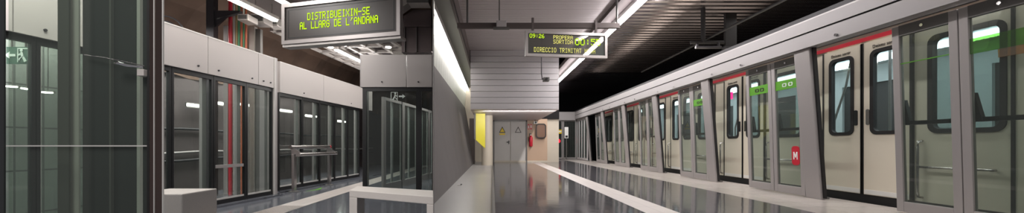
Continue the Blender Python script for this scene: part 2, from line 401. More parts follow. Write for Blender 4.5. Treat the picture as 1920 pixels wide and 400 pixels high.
# round cream pillar, yellow board
mb = MB().tube([(-0.2, 14.6, 0.0), (-0.2, 14.6, Z(1.14))], 0.22, 24)
struct(mb, 'pillar', 'pillar')
yb_ = thing('notice_board', 'tall bright yellow board standing out from the concrete wall', 'board', (-0.6, 14.0, 0.6))
MB().hexa([(-0.62, 13.6, 1.0), (-0.60, 13.6, 1.0), (-0.26, 13.66, 0.68), (-0.28, 13.66, 0.68), (-0.62, 13.6, 1.98), (-0.60, 13.6, 1.98), (-0.26, 13.66, 1.95), (-0.28, 13.66, 1.95)]).build('panel', 'yellow', yb_)
MB().box(-0.66, -0.60, 13.58, 13.64, 1.0, 2.0).build('edge_rail', 'alu_dark', yb_)
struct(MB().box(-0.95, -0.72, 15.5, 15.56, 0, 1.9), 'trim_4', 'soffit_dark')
# fire extinguisher, its sign, the brown cabinet and small camera on the beige wall
fe = thing('fire_extinguisher', 'red fire extinguisher hung on the beige end wall', 'fire extinguisher', (1.78, YE - 0.1, 0.8))
MB().tube([(1.78, YE - 0.1, 0.72), (1.78, YE - 0.1, 0.76), (1.78, YE - 0.1, 1.12), (1.78, YE - 0.1, 1.2), (1.78, YE - 0.1, 1.24)], [0.06, 0.085, 0.085, 0.05, 0.03], 16).build('cylinder', 'red', fe)
MB().tube([(1.78, YE - 0.1, 1.24), (1.78, YE - 0.1, 1.3), (1.70, YE - 0.12, 1.33)], 0.02).build('valve', 'chrome', fe)
MB().tube([(1.72, YE - 0.1, 1.28), (1.66, YE - 0.12, 1.15), (1.68, YE - 0.14, 0.95)], 0.015).build('hose', 'rubber', fe)
es = thing('safety_sign', 'small red and white fire equipment sign above the extinguisher', 'sign', (1.7, YE, 1.6))
MB().box(1.64, 1.72, YE - 0.012, YE, 1.52, 1.76).box(1.75, 1.84, YE - 0.012, YE, 1.52, 1.76).build('plate', 'red', es)
MB().box(1.66, 1.70, YE - 0.016, YE - 0.012, 1.56, 1.7).box(1.77, 1.82, YE - 0.016, YE - 0.012, 1.58, 1.72).build('pictogram', 'white', es)
bc = thing('wall_cabinet', 'brown rounded cabinet fixed high on the beige end wall', 'cabinet', (2.25, YE, 1.4))
MB().prism(rrect(2.02, 2.46, 1.12, 1.76, 0.12), YE - 0.14, YE, 'y').build('body', 'brown_box', bc, bevel=0.02)
MB().ring(rrect(2.00, 2.48, 1.10, 1.78, 0.13), rrect(2.05, 2.43, 1.15, 1.73, 0.1), YE - 0.155, YE - 0.14, 'y').build('rim', 'ink', bc)
cc = thing('security_camera', 'small white camera under the low ceiling beside the brown cabinet', 'camera', (1.95, YE - 0.3, 1.9))
MB().box(1.86, 2.02, 16.7, 17.0, 1.74, 1.86).build('body', 'white', cc, bevel=0.01)
MB().tube([(1.94, 16.69, 1.8), (1.94, 16.66, 1.8)], 0.04, 14).build('lens', 'black_metal', cc)
MB().tube([(1.94, 16.9, 1.86), (1.94, 16.9, Z(1.145))], 0.02).build('bracket', 'alu_dark', cc)

# ---- platform screen line: posts, beam, door leaves
PITCH = 2.54
POSTY = [5.58 - PITCH + PITCH * k for k in range(7)]
BT, BG, BB = Z(1.825), Z(1.62), Z(1.41)
bx = 4.55
struct(MB().prism([(bx, BB), (bx, BG - 0.012), (bx + 0.03, BG - 0.012), (bx + 0.03, BG + 0.012), (bx, BG + 0.012), (bx, BT - 0.03), (bx + 0.03, BT), (4.70, BT), (4.70, BB)], 1.2, 21.0, 'y'), 'beam', 'beam_paint')
struct(MB().box(bx + 0.02, bx + 0.031, 1.2, 20.9, BG - 0.012, BG + 0.012), 'trim_10', 'rubber')
struct(MB().box(bx + 0.06, 4.78, 1.2, 21.0, BT, BT + 0.07), 'trim_5', 'dark_steel')
ordn = ['first', 'second', 'third', 'fourth', 'fifth', 'sixth', 'seventh']
def lean(z, k=0.045): return -k * z
def post_mesh():
    t = BB
    return MB().hexa([(4.78, -0.15, 0), (4.85, -0.15, 0), (4.85, 0.11, 0), (4.78, 0.11, 0), (4.59, -0.165, t), (4.68, -0.165, t), (4.68, 0.112, t), (4.59, 0.112, t)])
post0 = thing('screen_post', '', 'post', (4.9, POSTY[0], 0), 0, 'leaning posts of the platform screen')
pm = post_mesh(); pm.v = [p + Vector((-4.9, 0, 0)) for p in pm.v]
pm.build('shaft', 'alu', post0, bevel=0.008, world=False)
MB().hexa([(-0.09, -0.175, 0.02), (-0.05, -0.175, 0.02), (-0.05, -0.152, 0.02), (-0.09, -0.152, 0.02), (-0.27, -0.19, BB), (-0.22, -0.19, BB), (-0.22, -0.167, BB), (-0.27, -0.167, BB)]).build('rubber_seal', 'rubber', post0, world=False)
MB().box(-0.049, 0.05, -0.1, 0.1, 0.0, 0.03).build('foot_plate', 'alu_dark', post0, world=False)
posts = [post0]
for k in range(1, 7): posts.append(dup(post0, (4.9, POSTY[k], 0), ''))
pl = ['grey leaning screen post at the frame edge beside the closest door leaves', 'broad grey leaning post between the open cream train door and the red logo', 'second grey leaning post along, beside the narrow open train door',
      'third grey leaning post along the screen from the open train door', 'fourth grey leaning post along the screen, near the middle', 'fifth grey leaning post along the screen towards the end wall',
      'last grey leaning post, beside the fixed end panes']
for p, l in zip(posts, pl): p['label'] = l

def leaf(root, w, logo=False, near=0):   # near, painted sign reflection: 0 green band with symbols, 1 thin green line, 2 tinted band, 3 plain
    """one glass door leaf; local y from 0 to w, x = 0 on the platform side"""
    t = BB - 0.03; gt = Z(1.26)
    st = 0.075
    def sh(mb, k=0.03):
        mb.v = [Vector((p.x - k * p.z, p.y, p.z)) for p in mb.v]; return mb
    sh(MB().box(0, 0.05, 0, st, 0.02, t)).build('stile', 'alu', root, bevel=0.004, world=False)
    sh(MB().box(0, 0.05, w - st, w, 0.02, t)).build('stile', 'alu', root, bevel=0.004, world=False)
    hd = sh(MB().box(0.002, 0.05, st, w - st, gt, t)).build('header', 'alu_dark', root, world=False)
    sh(MB().box(0, 0.05, st, w - st, 0.02, 0.14)).build('kick_rail', 'alu', root, bevel=0.004, world=False)
    sh(MB().box(0.02, 0.026, st, w - st, 0.14, gt)).build('pane', 'glass_r', root, world=False)
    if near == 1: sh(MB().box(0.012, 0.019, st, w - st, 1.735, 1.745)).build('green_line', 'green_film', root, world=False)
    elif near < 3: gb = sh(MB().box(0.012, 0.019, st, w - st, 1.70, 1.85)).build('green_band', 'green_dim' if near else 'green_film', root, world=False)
    if near == 2:
        sh(MB().box(0.012, 0.019, st, w * 0.55, 1.62, 1.70)).build('orange_label', 'orange_film', root, world=False)  # orange part of the sign reflection, painted on the glass
    if not near: sh(MB().ring(rrect(w * 0.3, w * 0.44, 1.74, 1.80, 0.02), rrect(w * 0.33, w * 0.41, 1.752, 1.788, 0.014), 0.006, 0.012)
       .ring(rrect(w * 0.5, w * 0.64, 1.74, 1.80, 0.02), rrect(w * 0.53, w * 0.61, 1.752, 1.788, 0.014), 0.006, 0.012)).build('pictogram', 'exit_white' if logo else 'ink', gb, world=False)
    b = sh(MB().box(0.06, 0.10, st * 0.8, w - st * 0.8, 1.03, 1.075)).build('push_bar', 'black_metal', root, world=False)
    sh(MB().prism([(w - st * 0.9, 1.03), (w - st * 0.9, 1.32), (w - st * 0.9 - 0.05, 1.075), (w - st * 0.9 - 0.05, 1.03)], 0.05, 0.09, 'x')).build('bar_bracket', 'black_metal', b, world=False)
    sh(MB().tube([(0.012, w / 2, t - 0.06), (-0.01, w / 2, t - 0.06)], 0.016, 12)).build('bolt', 'chrome', hd, world=False)
    if logo:
        lg = sh(MB().prism(rrect(0.10, 0.25, 0.48, 0.78, 0.05), 0.012, 0.018, 'x')).build('red_emblem', 'red', root, world=False)
        mm = sh(MB().prism([(0.215, 0.57), (0.215, 0.69), (0.195, 0.69), (0.175, 0.64), (0.155, 0.69), (0.135, 0.69), (0.135, 0.57), (0.152, 0.57), (0.152, 0.65), (0.168, 0.60), (0.182, 0.60), (0.198, 0.65), (0.198, 0.57)], 0.008, 0.0125, 'x'))
        mm.build('letter', 'white', lg, world=False)
W = 0.62
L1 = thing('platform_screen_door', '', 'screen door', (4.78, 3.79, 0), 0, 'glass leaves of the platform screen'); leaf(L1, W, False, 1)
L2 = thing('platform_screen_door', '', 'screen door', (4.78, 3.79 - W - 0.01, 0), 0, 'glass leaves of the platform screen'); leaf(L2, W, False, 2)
L1['label'] = 'tall glass screen leaf right of the wide open train door'
L2['label'] = 'glass screen leaf at the frame edge with a brighter green band'
nm = ['left of the broad post with black symbols on its green band', 'beside the broad post with a red emblem low on the glass',
      'left of the second leaning post, away from it', 'touching the second leaning post', 'left of the third leaning post, away from it', 'touching the third leaning post',
      'left of the fourth leaning post, away from it', 'touching the fourth leaning post', 'left of the fifth leaning post, away from it', 'touching the fifth leaning post']
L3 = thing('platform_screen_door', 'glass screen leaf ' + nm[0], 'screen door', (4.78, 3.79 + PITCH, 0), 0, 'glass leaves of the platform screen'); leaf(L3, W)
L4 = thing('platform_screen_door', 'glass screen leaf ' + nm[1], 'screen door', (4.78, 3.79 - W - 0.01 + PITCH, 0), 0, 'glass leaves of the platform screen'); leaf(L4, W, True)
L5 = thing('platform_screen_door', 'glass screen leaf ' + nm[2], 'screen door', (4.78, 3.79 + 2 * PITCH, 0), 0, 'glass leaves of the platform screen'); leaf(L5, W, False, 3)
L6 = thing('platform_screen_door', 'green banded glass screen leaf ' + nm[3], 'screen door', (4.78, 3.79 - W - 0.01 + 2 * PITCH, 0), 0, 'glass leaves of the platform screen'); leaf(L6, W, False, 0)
for k in range(3, 6):
    dup(L5, (4.78, 3.79 + PITCH * k, 0), 'plain glass screen leaf ' + nm[2 * k - 2])
    dup(L5, (4.78, 3.79 - W - 0.01 + PITCH * k, 0), 'plain glass screen leaf ' + nm[2 * k - 1])
# fixed end panes and the glazed end door
fp = thing('glass_partition', 'fixed end panes in slim pale frames after the last post', 'glass partition', (4.78, 18.5, 0))
ys = [18.45, 19.05, 19.6, 20.15, 20.7]
for a, b in zip(ys[:-1], ys[1:]):
    p = MB().ring([(a, 0.02), (b, 0.02), (b, BB), (a, BB)], [(a + 0.06, 0.12), (b - 0.06, 0.12), (b - 0.06, BB - 0.12), (a + 0.06, BB - 0.12)], 4.68, 4.73, 'x').build('pane_frame', 'alu_pale', fp)
    MB().box(4.70, 4.706, a + 0.06, b - 0.06, 0.12, BB - 0.12).build('pane', 'glass_r', p)
ed = thing('end_door', 'glazed end door with yellow notice between wall and screen line', 'door', (3.8, 20.75, 0))
for a, b in ((3.12, 3.9), (3.92, 4.66)):
    p = MB().ring([(a, 0.02), (b, 0.02), (b, BB), (a, BB)], [(a + 0.06, 0.1), (b - 0.06, 0.1), (b - 0.06, BB - 0.1), (a + 0.06, BB - 0.1)], 20.7, 20.75, 'y').build('leaf_frame', 'alu', ed)
    MB().box(a + 0.06, b - 0.06, 20.72, 20.726, 0.1, BB - 0.1).build('pane', 'glass_r', p)
MB().box(3.5, 3.85, 20.68, 20.69, 1.42, 1.64).build('notice', 'sign_yellow', ed)
MB().box(3.53, 3.82, 20.675, 20.68, 1.5, 1.58).build('notice_panel', 'white', ed)
struct(MB().prism([(20.55, BB - 0.05), (20.55, BT - 0.03), (20.58, BT), (21.0, BT), (21.0, BB - 0.05)], 2.2, bx + 0.2, 'x'), 'beam_end', 'beam_paint')
ph = thing('help_point', 'white help point box on a slim post before the end panes', 'help point', (4.1, 19.8, 0))
MB().box(3.86, 4.06, 19.9, 20.0, 1.15, 1.75).build('box', 'white', ph, bevel=0.01)
MB().tube([(3.96, 19.95, 0), (3.96, 19.95, 1.15)], 0.03).build('pole', 'alu_dark', ph)
MB().box(3.9, 4.02, 19.885, 19.9, 1.2, 1.3).build('speaker', 'black_metal', ph)
for i, (x, z) in enumerate(((3.95, 1.05), (4.26, 1.05))):
    s = thing('signal_lamp', 'red tunnel signal lamp, the %s of the pair beyond the glazed end door' % ('first' if i == 0 else 'second'), 'signal', (x, 24, z), 0, 'red tunnel signals')
    MB().tube([(x, 23.95, z), (x, 24.0, z)], 0.12, 14).build('lens', 'red_lamp', s)
    MB().box(x - 0.13, x + 0.13, 24.0, 24.12, z - 0.2, z + 0.2).box(x - 0.03, x + 0.03, 24.02, 24.08, -1.1, z).build('housing', 'black_metal', s)
# bolts on the beam, above each leaf pair
bo = tag(MB().tube([(bx, 0, 0), (bx - 0.025, 0, 0)], 0.018, 12).build('beam_bolt', 'chrome', None, loc=(bx, 0, 0)), '', 'bolt', 'chrome bolts on the beam')
bo.location = (bx, 4.93, BB + 0.045); bo['label'] = 'chrome bolt on the pale beam above the platform screen'
for k in range(0, 5):
    for dy in (0.0, 0.9) if k else (0.9,):
        c = bo.copy(); C.objects.link(c); c.location = (bx, 4.93 - 0.66 + PITCH * k + dy - (0.24 if k == 0 else 0), BB + 0.045)

# ---- the metro train
TX = 5.30
tr = thing('metro_train', 'cream metro train with red roof stripe standing behind the platform screen', 'train', (6.4, 9, -0.9))
Y0, Y1 = 1.4, 18.2
DC = [2.78 + PITCH * k for k in range(6)]             # door centres
DW, DZ0, DZ1 = 0.62, Z(-0.70), Z(1.44)
WZ0, WZ1 = Z(0.177), Z(1.28)
# body side with door and window openings
mb = MB()
mb.box(TX, TX + 0.06, Y0, Y1, DZ1, Z(1.90))
segs = []; prev = Y0
for c in DC:
    segs.append((prev, c - DW)); prev = c + DW
segs.append((prev, Y1))
wins = []
for a, b in segs:
    if b - a > 1.0:
        wa, wb = a + 0.48, b - 0.2; wins.append((wa, wb))
        mb.box(TX, TX + 0.06, a, wa, DZ0 - 0.1, DZ1); mb.box(TX, TX + 0.06, wb, b, DZ0 - 0.1, DZ1)
        mb.box(TX, TX + 0.06, wa, wb, DZ0 - 0.1, WZ0); mb.box(TX, TX + 0.06, wa, wb, WZ1, DZ1)
    else: mb.box(TX, TX + 0.06, a, b, DZ0 - 0.1, DZ1)
mb.build('body_side', 'cream', tr)
MB().box(TX - 0.012, TX, Y0, Y1, Z(1.47), Z(1.525)).build('red_stripe', 'red', tr)
MB().box(TX - 0.02, TX, Y0, Y1, Z(1.575), Z(1.59)).build('rain_gutter', 'rubber', tr)
MB().box(TX - 0.015, TX + 0.02, Y0, Y1, DZ0 - 0.16, DZ0 - 0.002).build('sill', 'train_dark', tr)
MB().box(TX + 0.05, 8.0, Y0, Y1, -0.85, -0.02).build('underframe', 'train_dark', tr)
MB().prism([(TX, Z(1.9)), (TX + 0.35, Z(2.2)), (7.7, Z(2.2)), (8.05, Z(1.9)), (8.05, Z(1.85)), (TX, Z(1.85))], Y0, Y1, 'y').build('roof', 'cream', tr)
MB().box(TX + 0.07, 8.0, Y0, Y1, 0.0, 0.06).build('cabin_floor', 'interior', tr)
MB().box(TX + 0.07, 8.0, Y0, Y1, Z(1.66), Z(1.72)).build('cabin_ceiling', 'interior', tr)
mb = MB().box(7.95, 8.0, Y0, Y1, 0, Z(0.2)).box(7.95, 8.0, Y0, Y1, Z(1.3), Z(1.7))
for a, b in segs: mb.box(7.95, 8.0, a, b, Z(0.2), Z(1.3))
mb.build('far_side', 'interior', tr)
MB().box(8.0, 8.02, Y0, Y1, 0, Z(1.7)).build('outer_skin', 'train_dark', tr)
for lx in (5.95, 7.2):
    mb = MB(); y = Y0 + 0.1
    while y < Y1 - 0.1:
        mb.box(lx - 0.13, lx + 0.13, y, y + 0.05, Z(1.58), Z(1.65)); y += 0.08
    mb.build('cabin_light', 'train_lamp', tr)
for i, c in enumerate(DC):
    for s in (-1, 1):
        a, b = (c - DW, c - 0.012) if s < 0 else (c + 0.012, c + DW)
        xo = TX - 0.03
        wa, wb = (a + 0.14, b - 0.14)
        mbd = MB().ring([(a, DZ0)] + [(b, DZ0), (b, DZ1), (a, DZ1)], [(wa, WZ0), (wb, WZ0), (wb, WZ1), (wa, WZ1)], xo, xo + 0.04, 'x')
        d = mbd.build('door', 'cream', tr)
        MB().ring(rrect(wa - 0.035, wb + 0.035, WZ0 - 0.035, WZ1 + 0.035, 0.085), rrect(wa + 0.012, wb - 0.012, WZ0 + 0.012, WZ1 - 0.012, 0.06), xo - 0.012, xo + 0.045, 'x').build('window_seal', 'rubber', d)
        MB().box(xo + 0.015, xo + 0.021, wa, wb, WZ0, WZ1).build('pane', 'train_glass', d)
        MB().box(xo - 0.005, xo + 0.03, b - 0.012 if s < 0 else a - 0.02, b + 0.02 if s < 0 else a + 0.012, DZ0, DZ1).build('edge_seal', 'rubber', d)
        if s > 0: MB().box(xo - 0.005, xo + 0.03, b - 0.012, b + 0.014, DZ0, DZ1).build('edge_seal', 'rubber', d)
        else: MB().box(xo - 0.005, xo + 0.03, a - 0.014, a + 0.012, DZ0, DZ1).build('edge_seal', 'rubber', d)
        hy = b - 0.075 if s < 0 else a + 0.075
        MB().prism(rrect(hy - 0.025, hy + 0.025, Z(0.28), Z(0.50), 0.02), xo - 0.012, xo, 'x').build('handle', 'black_metal' if s > 0 else 'steel', d)
        ym = (a + b) / 2
        mtx = Matrix(((0, 0, -1, xo - 0.002), (-1, 0, 0, ym + 0.17), (0, 1, 0, Z(1.345)), (0, 0, 0, 1)))
        text_mesh('lettering', 'Deixeu sortir', 0.058, 'ink', d, root_matrix(d).inverted() @ mtx)
        MB().box(xo - 0.004, xo, a + 0.02, b - 0.02, DZ0 + 0.01, DZ0 + 0.07).build('kick_plate', 'white', d)
    # grab handle and stepwell edge beside each doorway, gangway pole inside
    for gy in (c - DW - 0.10, c + DW + 0.10):
        MB().tube([(TX, gy, Z(0.05)), (TX - 0.05, gy, Z(0.04)), (TX - 0.06, gy, Z(-0.02)), (TX - 0.06, gy, Z(-0.58)), (TX - 0.05, gy, Z(-0.64)), (TX, gy, Z(-0.65))], 0.014, 8).build('grab_handle', 'steel', tr)
    MB().tube([(6.2, c + 0.5, 0.06), (6.2, c + 0.5, Z(1.66))], 0.018).build('grab_pole', 'alu_dark', tr)
    MB().tube([(5.7, c + 0.9, 0.06), (5.7, c + 0.9, 1.2), (5.75, c + 0.75, 1.75), (5.75, c + 0.6, Z(1.66))], 0.016).build('grab_pole', 'alu_dark', tr)
for a, b in wins:
    MB().tube([(TX, a + 0.05, Z(-0.27)), (TX - 0.06, a + 0.05, Z(-0.27)), (TX - 0.06, b + 0.1, Z(-0.27)), (TX, b + 0.1, Z(-0.27))], 0.014, 8).build('grab_rail', 'steel', tr)
    MB().box(TX - 0.01, TX, a - 0.10, a - 0.07, DZ0, DZ1).build('body_joint', 'rubber', tr)
    p = MB().ring(rrect(a - 0.04, b + 0.04, WZ0 - 0.04, WZ1 + 0.04, 0.1), rrect(a + 0.012, b - 0.012, WZ0 + 0.012, WZ1 - 0.012, 0.07), TX - 0.012, TX + 0.05, 'x').build('window_seal', 'rubber', tr)
    MB().box(TX + 0.02, TX + 0.026, a, b, WZ0, WZ1).build('pane', 'train_glass', p)
    st = MB().prism([(7.45, 0.5), (7.9, 0.5), (7.93, 1.1), (7.88, 1.1), (7.84, 0.56), (7.45, 0.56)], a, b, 'y').build('seat', 'seat_blue', tr)
    MB().box(7.5, 7.85, a + 0.05, b - 0.05, 0.06, 0.5).build('seat_base', 'alu_dark', tr)
for c in DC[2:3]:
    MB().box(5.42, 5.44, c + 0.58, c + 0.75, Z(1.04), Z(1.2)).build('display', 'pink_lamp', tr)

# ---- hanging information display on the right
def sign_frame(root, w, h, face):
    MB().box(0, w, 0.0, 0.02, 0, h).build('screen', face, root, world=False)
    MB().ring([(-0.03, -0.03), (w + 0.03, -0.03), (w + 0.03, h + 0.03), (-0.03, h + 0.03)], [(0.02, 0.02), (w - 0.02, 0.02), (w - 0.02, h - 0.02), (0.02, h - 0.02)], -0.02, 0.06, 'y').build('frame', 'sign_frame', root, world=False)
rs = thing('information_display', 'hanging display with yellow text about next departure above the platform', 'display', (0.668, 7.2, Z(1.745)), math.atan2(0.2, 1.604), 'hanging displays')
w, h = 1.59, 0.43
sign_frame(rs, w, h, 'smoked')
def rp(px): return (px - 987) / 150 * 1.6
def rz_(py): return (105 - py) / 42.5 * 0.44
dots('09:26', rp(992), rz_(73.5), 0.060, 0.078, -0.004).build('lettering', 'led', rs, world=False)
dots('PROPERA', rp(1036), rz_(74.5), 0.0575, 0.075, -0.004).build('lettering', 'led_pale', rs, world=False)
dots('SORTIDA', rp(1036), rz_(83.0), 0.0575, 0.075, -0.004).build('lettering', 'led_pale', rs, world=False)
dots('00:55', rp(1077), rz_(84.5), 0.108, 0.135, -0.004).build('lettering', 'led', rs, world=False)
dots('DIRECCIO TRINITAT NOVA', rp(1000), rz_(99.5), 0.0565, 0.09, -0.004).build('lettering', 'led_pale', rs, world=False)
MB().box(0.1, 0.14, 0.01, 0.05, h + 0.03, 0.72).box(1.38, 1.42, 0.01, 0.05, h + 0.03, 0.72).build('hanger', 'soffit_dark', rs, world=False)
bar = thing('mounting_beam', 'dark red brown mounting beam running above the yellow text display', 'beam', (0.6, 7.35, Z(2.38)))
MB().box(-0.7, 2.55, 7.45, 7.53, Z(2.34), Z(2.44)).build('channel', 'soffit_dark', bar)
MB().tube([(2.5, 7.49, Z(2.44)), (2.5, 7.49, cz)], 0.02).tube([(-0.5, 7.49, Z(2.44)), (-0.5, 7.49, cz)], 0.02).build('hanger_rod', 'alu_dark', bar)
jb = thing('junction_box', 'small pale junction box clamped on the mounting beam', 'box', (0.15, 7.4, Z(2.4)))
MB().box(0.08, 0.28, 7.36, 7.45, Z(2.33), Z(2.46)).build('body', 'alu_pale', jb, bevel=0.01)
MB().box(0.02, 0.34, 7.35, 7.46, Z(2.30), Z(2.33)).build('clamp', 'alu_dark', jb)
MB().tube([(0.14, 7.4, Z(2.46)), (0.14, 7.4, cz)], 0.012).build('conduit', 'alu_dark', jb)
hc = thing('security_camera', 'small grey camera hanging on a rod under the yellow text display', 'camera', (1.4, 10.0, Z(1.8)))
MB().box(1.36, 1.52, 9.9, 10.1, Z(1.70), Z(1.80)).build('body', 'alu_dark', hc, bevel=0.01)
MB().tube([(1.44, 9.89, Z(1.75)), (1.44, 9.87, Z(1.75))], 0.035, 12).build('lens', 'black_metal', hc)
MB().tube([(1.34, 10.0, Z(1.76)), (1.32, 10.0, Z(1.9)), (1.32, 10.0, cz)], 0.014).tube([(1.4, 10.0, Z(1.76)), (1.32, 10.0, Z(1.78))], 0.012).build('bracket', 'dark_steel', hc)
# overhead line equipment above the train
eq = thing('contact_line_support', 'dark steel support hanging from the ribbed ceiling over the train', 'support', (5.42, 9.6, Z(3.5)))
MB().tube([(5.42, 9.6, Z(3.52)), (5.42, 9.6, Z(2.62))], 0.055).build('hanger', 'rubber', eq)
MB().tube([(5.1, 9.6, Z(2.64)), (5.95, 9.6, Z(2.64))], 0.045).build('cross_arm', 'rubber', eq)
MB().tube([(5.2, 9.55, Z(2.5)), (5.85, 9.55, Z(2.5))], 0.04).tube([(5.25, 9.55, Z(2.5)), (5.25, 9.58, Z(2.62))], 0.03).tube([(5.8, 9.55, Z(2.5)), (5.8, 9.58, Z(2.62))], 0.03).build('insulator_bar', 'dark_steel', eq)
ob = thing('ceiling_strap', 'wide dark steel strap hanging from the ribbed ceiling over the train', 'strap', (6.4, 10, Z(3.5)))
MB().box(6.25, 6.55, 10.0, 10.08, Z(2.62), Z(3.52)).build('plate', 'rubber', ob)
MB().box(6.2, 6.6, 9.96, 10.1, Z(2.58), Z(2.64)).build('clamp', 'dark_steel', ob)
ow = tag(MB().tube([(5.5, 3.0, Z(2.75)), (5.5, 8.0, Z(2.73)), (5.6, 14, Z(2.74))], 0.03, 8).build('hanging_wire', 'rubber', None, loc=(5.5, 8, Z(2.7))), 'black cable running along above the train under the ribbed ceiling', 'cable')

# ================================================================== LEFT: the platform behind glass
def frame_at(X0, m, px):      # point on the screen line X = X0 + m*Y that the photograph shows at column px
    u = (px - 923) / F; Y = X0 / (u - m); return X0 + m * Y, Y
# floors
struct(MB().prism([(-6, 1.2), (KX * 1.2 - 0.02, 1.2), (KX * 9.6 - 0.06, 9.6), (-1.5, 9.7), (-1.5, 20), (-6, 20)], FL - 0.2, FL), 'floor_left', 'granite_l')
mb = MB().box(-3.5, -3.05, 4.0, 18, FL, FL + 0.004)
struct(mb, 'floor_tactile', 'strip')
mb = MB()
for i in range(12):
    mb.box(-3.48 + 0.036 * i, -3.462 + 0.036 * i, 5.0, 6.1, FL + 0.004, FL + 0.009)
struct(mb, 'floor_ridges', 'strip')
GB, GT = Z(1.11), Z(1.70)      # underside and top of the fascia
def along(X0, m, Y, dx=0.0): 
    n = math.hypot(1, m); return (X0 + m * Y + dx / n, Y - dx * m / n)
def screen_bay(name_l, X0, m, Ya, Yb, transom=False, inner=True, bolts=(0.35,), fascia_l=None, split=None):
    rz = -math.atan(m); L = (Yb - Ya) * math.hypot(1, m)
    x, y = along(X0, m, Ya)
    g = thing('glass_screen', name_l, 'glass screen', (x, y, FL), rz, 'glass screens of the closed platform edge')
    b = 0.035; t = GB - FL
    MB().ring([(0.004, 0.02), (L - 0.004, 0.02), (L - 0.004, t), (0.004, t)], [(b, 0.10), (L - b, 0.10), (L - b, t - 0.07), (b, t - 0.07)], -0.05, 0.0, 'x').build('frame', 'black_metal', g, world=False)
    pn = MB().box(-0.03, -0.022, b, L - b, 0.10, t - 0.07).build('pane', 'glass_l', g, world=False)
    MB().box(-0.022, -0.012, b, b + 0.012, 0.10, t - 0.07).box(-0.022, -0.012, b, L - b, 0.10, 0.13).build('bead', 'fascia_light', pn, world=False)
    if inner: MB().box(-0.12, -0.07, L - b - 0.10, L - b - 0.02, 0.0, t).build('inner_stile', 'alu', g, world=False)
    if transom: MB().box(-0.05, -0.005, b, L - b - 0.02, 0.62, 0.67).build('transom', 'alu', g, world=False)
    return g
seg1 = [3.15, 3.854, 4.57, 5.283, 5.965, 6.64, 7.30]
lab1 = ['glass screen at the frame edge, seen through the near green glass', 'glass screen with grey block wall behind it, seen through green glass', 'glass screen half hidden behind the dark near enclosure',
        'glass screen behind the speckled stone block', 'glass screen showing the red pipe and pale crossbar', 'narrow glass screen ending the first run, beside the silver joint post']
for i in range(6):
    screen_bay(lab1[i], -5.17, 0.12, seg1[i], seg1[i + 1], transom=i in (4,), inner=i > 2)
seg2 = [7.88, 8.66, 9.34, 10.02, 10.7, 11.4]
lab2 = ['first glass screen after the silver joint post, behind the lean rail', 'glass screen behind the middle of the steel lean rail', 'glass screen behind the red capped end of the lean rail',
        'fourth glass screen after the silver joint post, clear of the rail', 'last glass screen visible before the jutting box corner']
for i in range(5):
    screen_bay(lab2[i], -5.53, 0.13, seg2[i], seg2[i + 1])
# low plinths
def slab(X0, m, Ya, Yb, d0, d1, z0, z1):
    p = [along(X0, m, Ya, d0), along(X0, m, Ya, d1), along(X0, m, Yb, d1), along(X0, m, Yb, d0)]
    return MB().prism(p, z0, z1)
struct(slab(-5.17, 0.12, 3.0, 7.4, 0.0, 0.14, FL, FL + 0.03), 'trim_6', 'granite_l')
struct(slab(-5.53, 0.13, 7.9, 12.0, 0.0, 0.14, FL, FL + 0.03), 'trim_7', 'granite_l')
# fascia panels with bolts
def fascia(label, X0, m, Ya, Yb, bolts, zt_=GT):
    L = (Yb - Ya) * math.hypot(1, m); x, y = along(X0, m, Ya)
    f = thing('fascia_panel', label, 'fascia panel', (x, y, GB), -math.atan(m), 'pale fascia panels above the glass screens')
    MB().box(-0.06, 0.03, 0.004, L - 0.004, 0.0, zt_ - GB).build('sheet', 'fascia', f, bevel=0.004, world=False)
    MB().box(-0.06, 0.034, 0.004, L - 0.004, zt_ - GB - 0.012, zt_ - GB + 0.004).build('top_edge', 'fascia_light', f, world=False)
    for s in bolts:
        MB().tube([(0.03, s * L, 0.09), (0.045, s * L, 0.09)], 0.014, 10).build('bolt', 'dark_steel', f, world=False)
        
Yp = lambda px: frame_at(-5.17, 0.12, px)[1]
fascia('pale fascia panel at the frame edge behind the near green glass', -5.17, 0.12, 3.05, Yp(20), ())
fascia('pale fascia panel with one dark bolt behind the near green glass', -5.17, 0.12, Yp(20), Yp(185), (0.32,))
fascia('pale fascia panel beside the bronze post, two bolts at its end', -5.17, 0.12, Yp(185), Yp(387), (0.88,))
fascia('pale fascia panel under the coloured cables, bolts at both ends', -5.17, 0.12, Yp(387), Yp(482), (0.18, 0.85))
fascia('short pale fascia panel beside the silver joint post', -5.17, 0.12, Yp(482), Yp(511.5), (0.3, 0.75))
Yq = lambda px: frame_at(-5.53, 0.13, px)[1]
fascia('recessed fascia panel after the silver joint post, under the brown vault', -5.53, 0.13, Yq(522.5), Yq(605), (0.5,), Z(1.76))
fascia('recessed fascia panel running up to the jutting box corner', -5.53, 0.13, Yq(605), 12.2, (0.5,), Z(1.76))
# silver joint post between the two runs
xa, ya_ = along(-5.17, 0.12, 7.32)
jp = thing('joint_post', 'silver joint post between the two runs of glass screen', 'post', (xa, ya_, FL), -math.atan(0.12))
MB().box(-0.3, 0.035, 0.0, 0.07, 0.0, GT - FL + 0.01).build('post', 'alu', jp, bevel=0.004, world=False)
MB().box(-0.36, -0.3, 0.0, 0.07, 0.0, GT - FL).build('return_panel', 'alu_dark', jp, world=False)
MB().box(0.0, 0.04, -0.014, 0.0, 0.0, GT - FL + 0.01).build('edge_strip', 'fascia_light', jp, world=False)

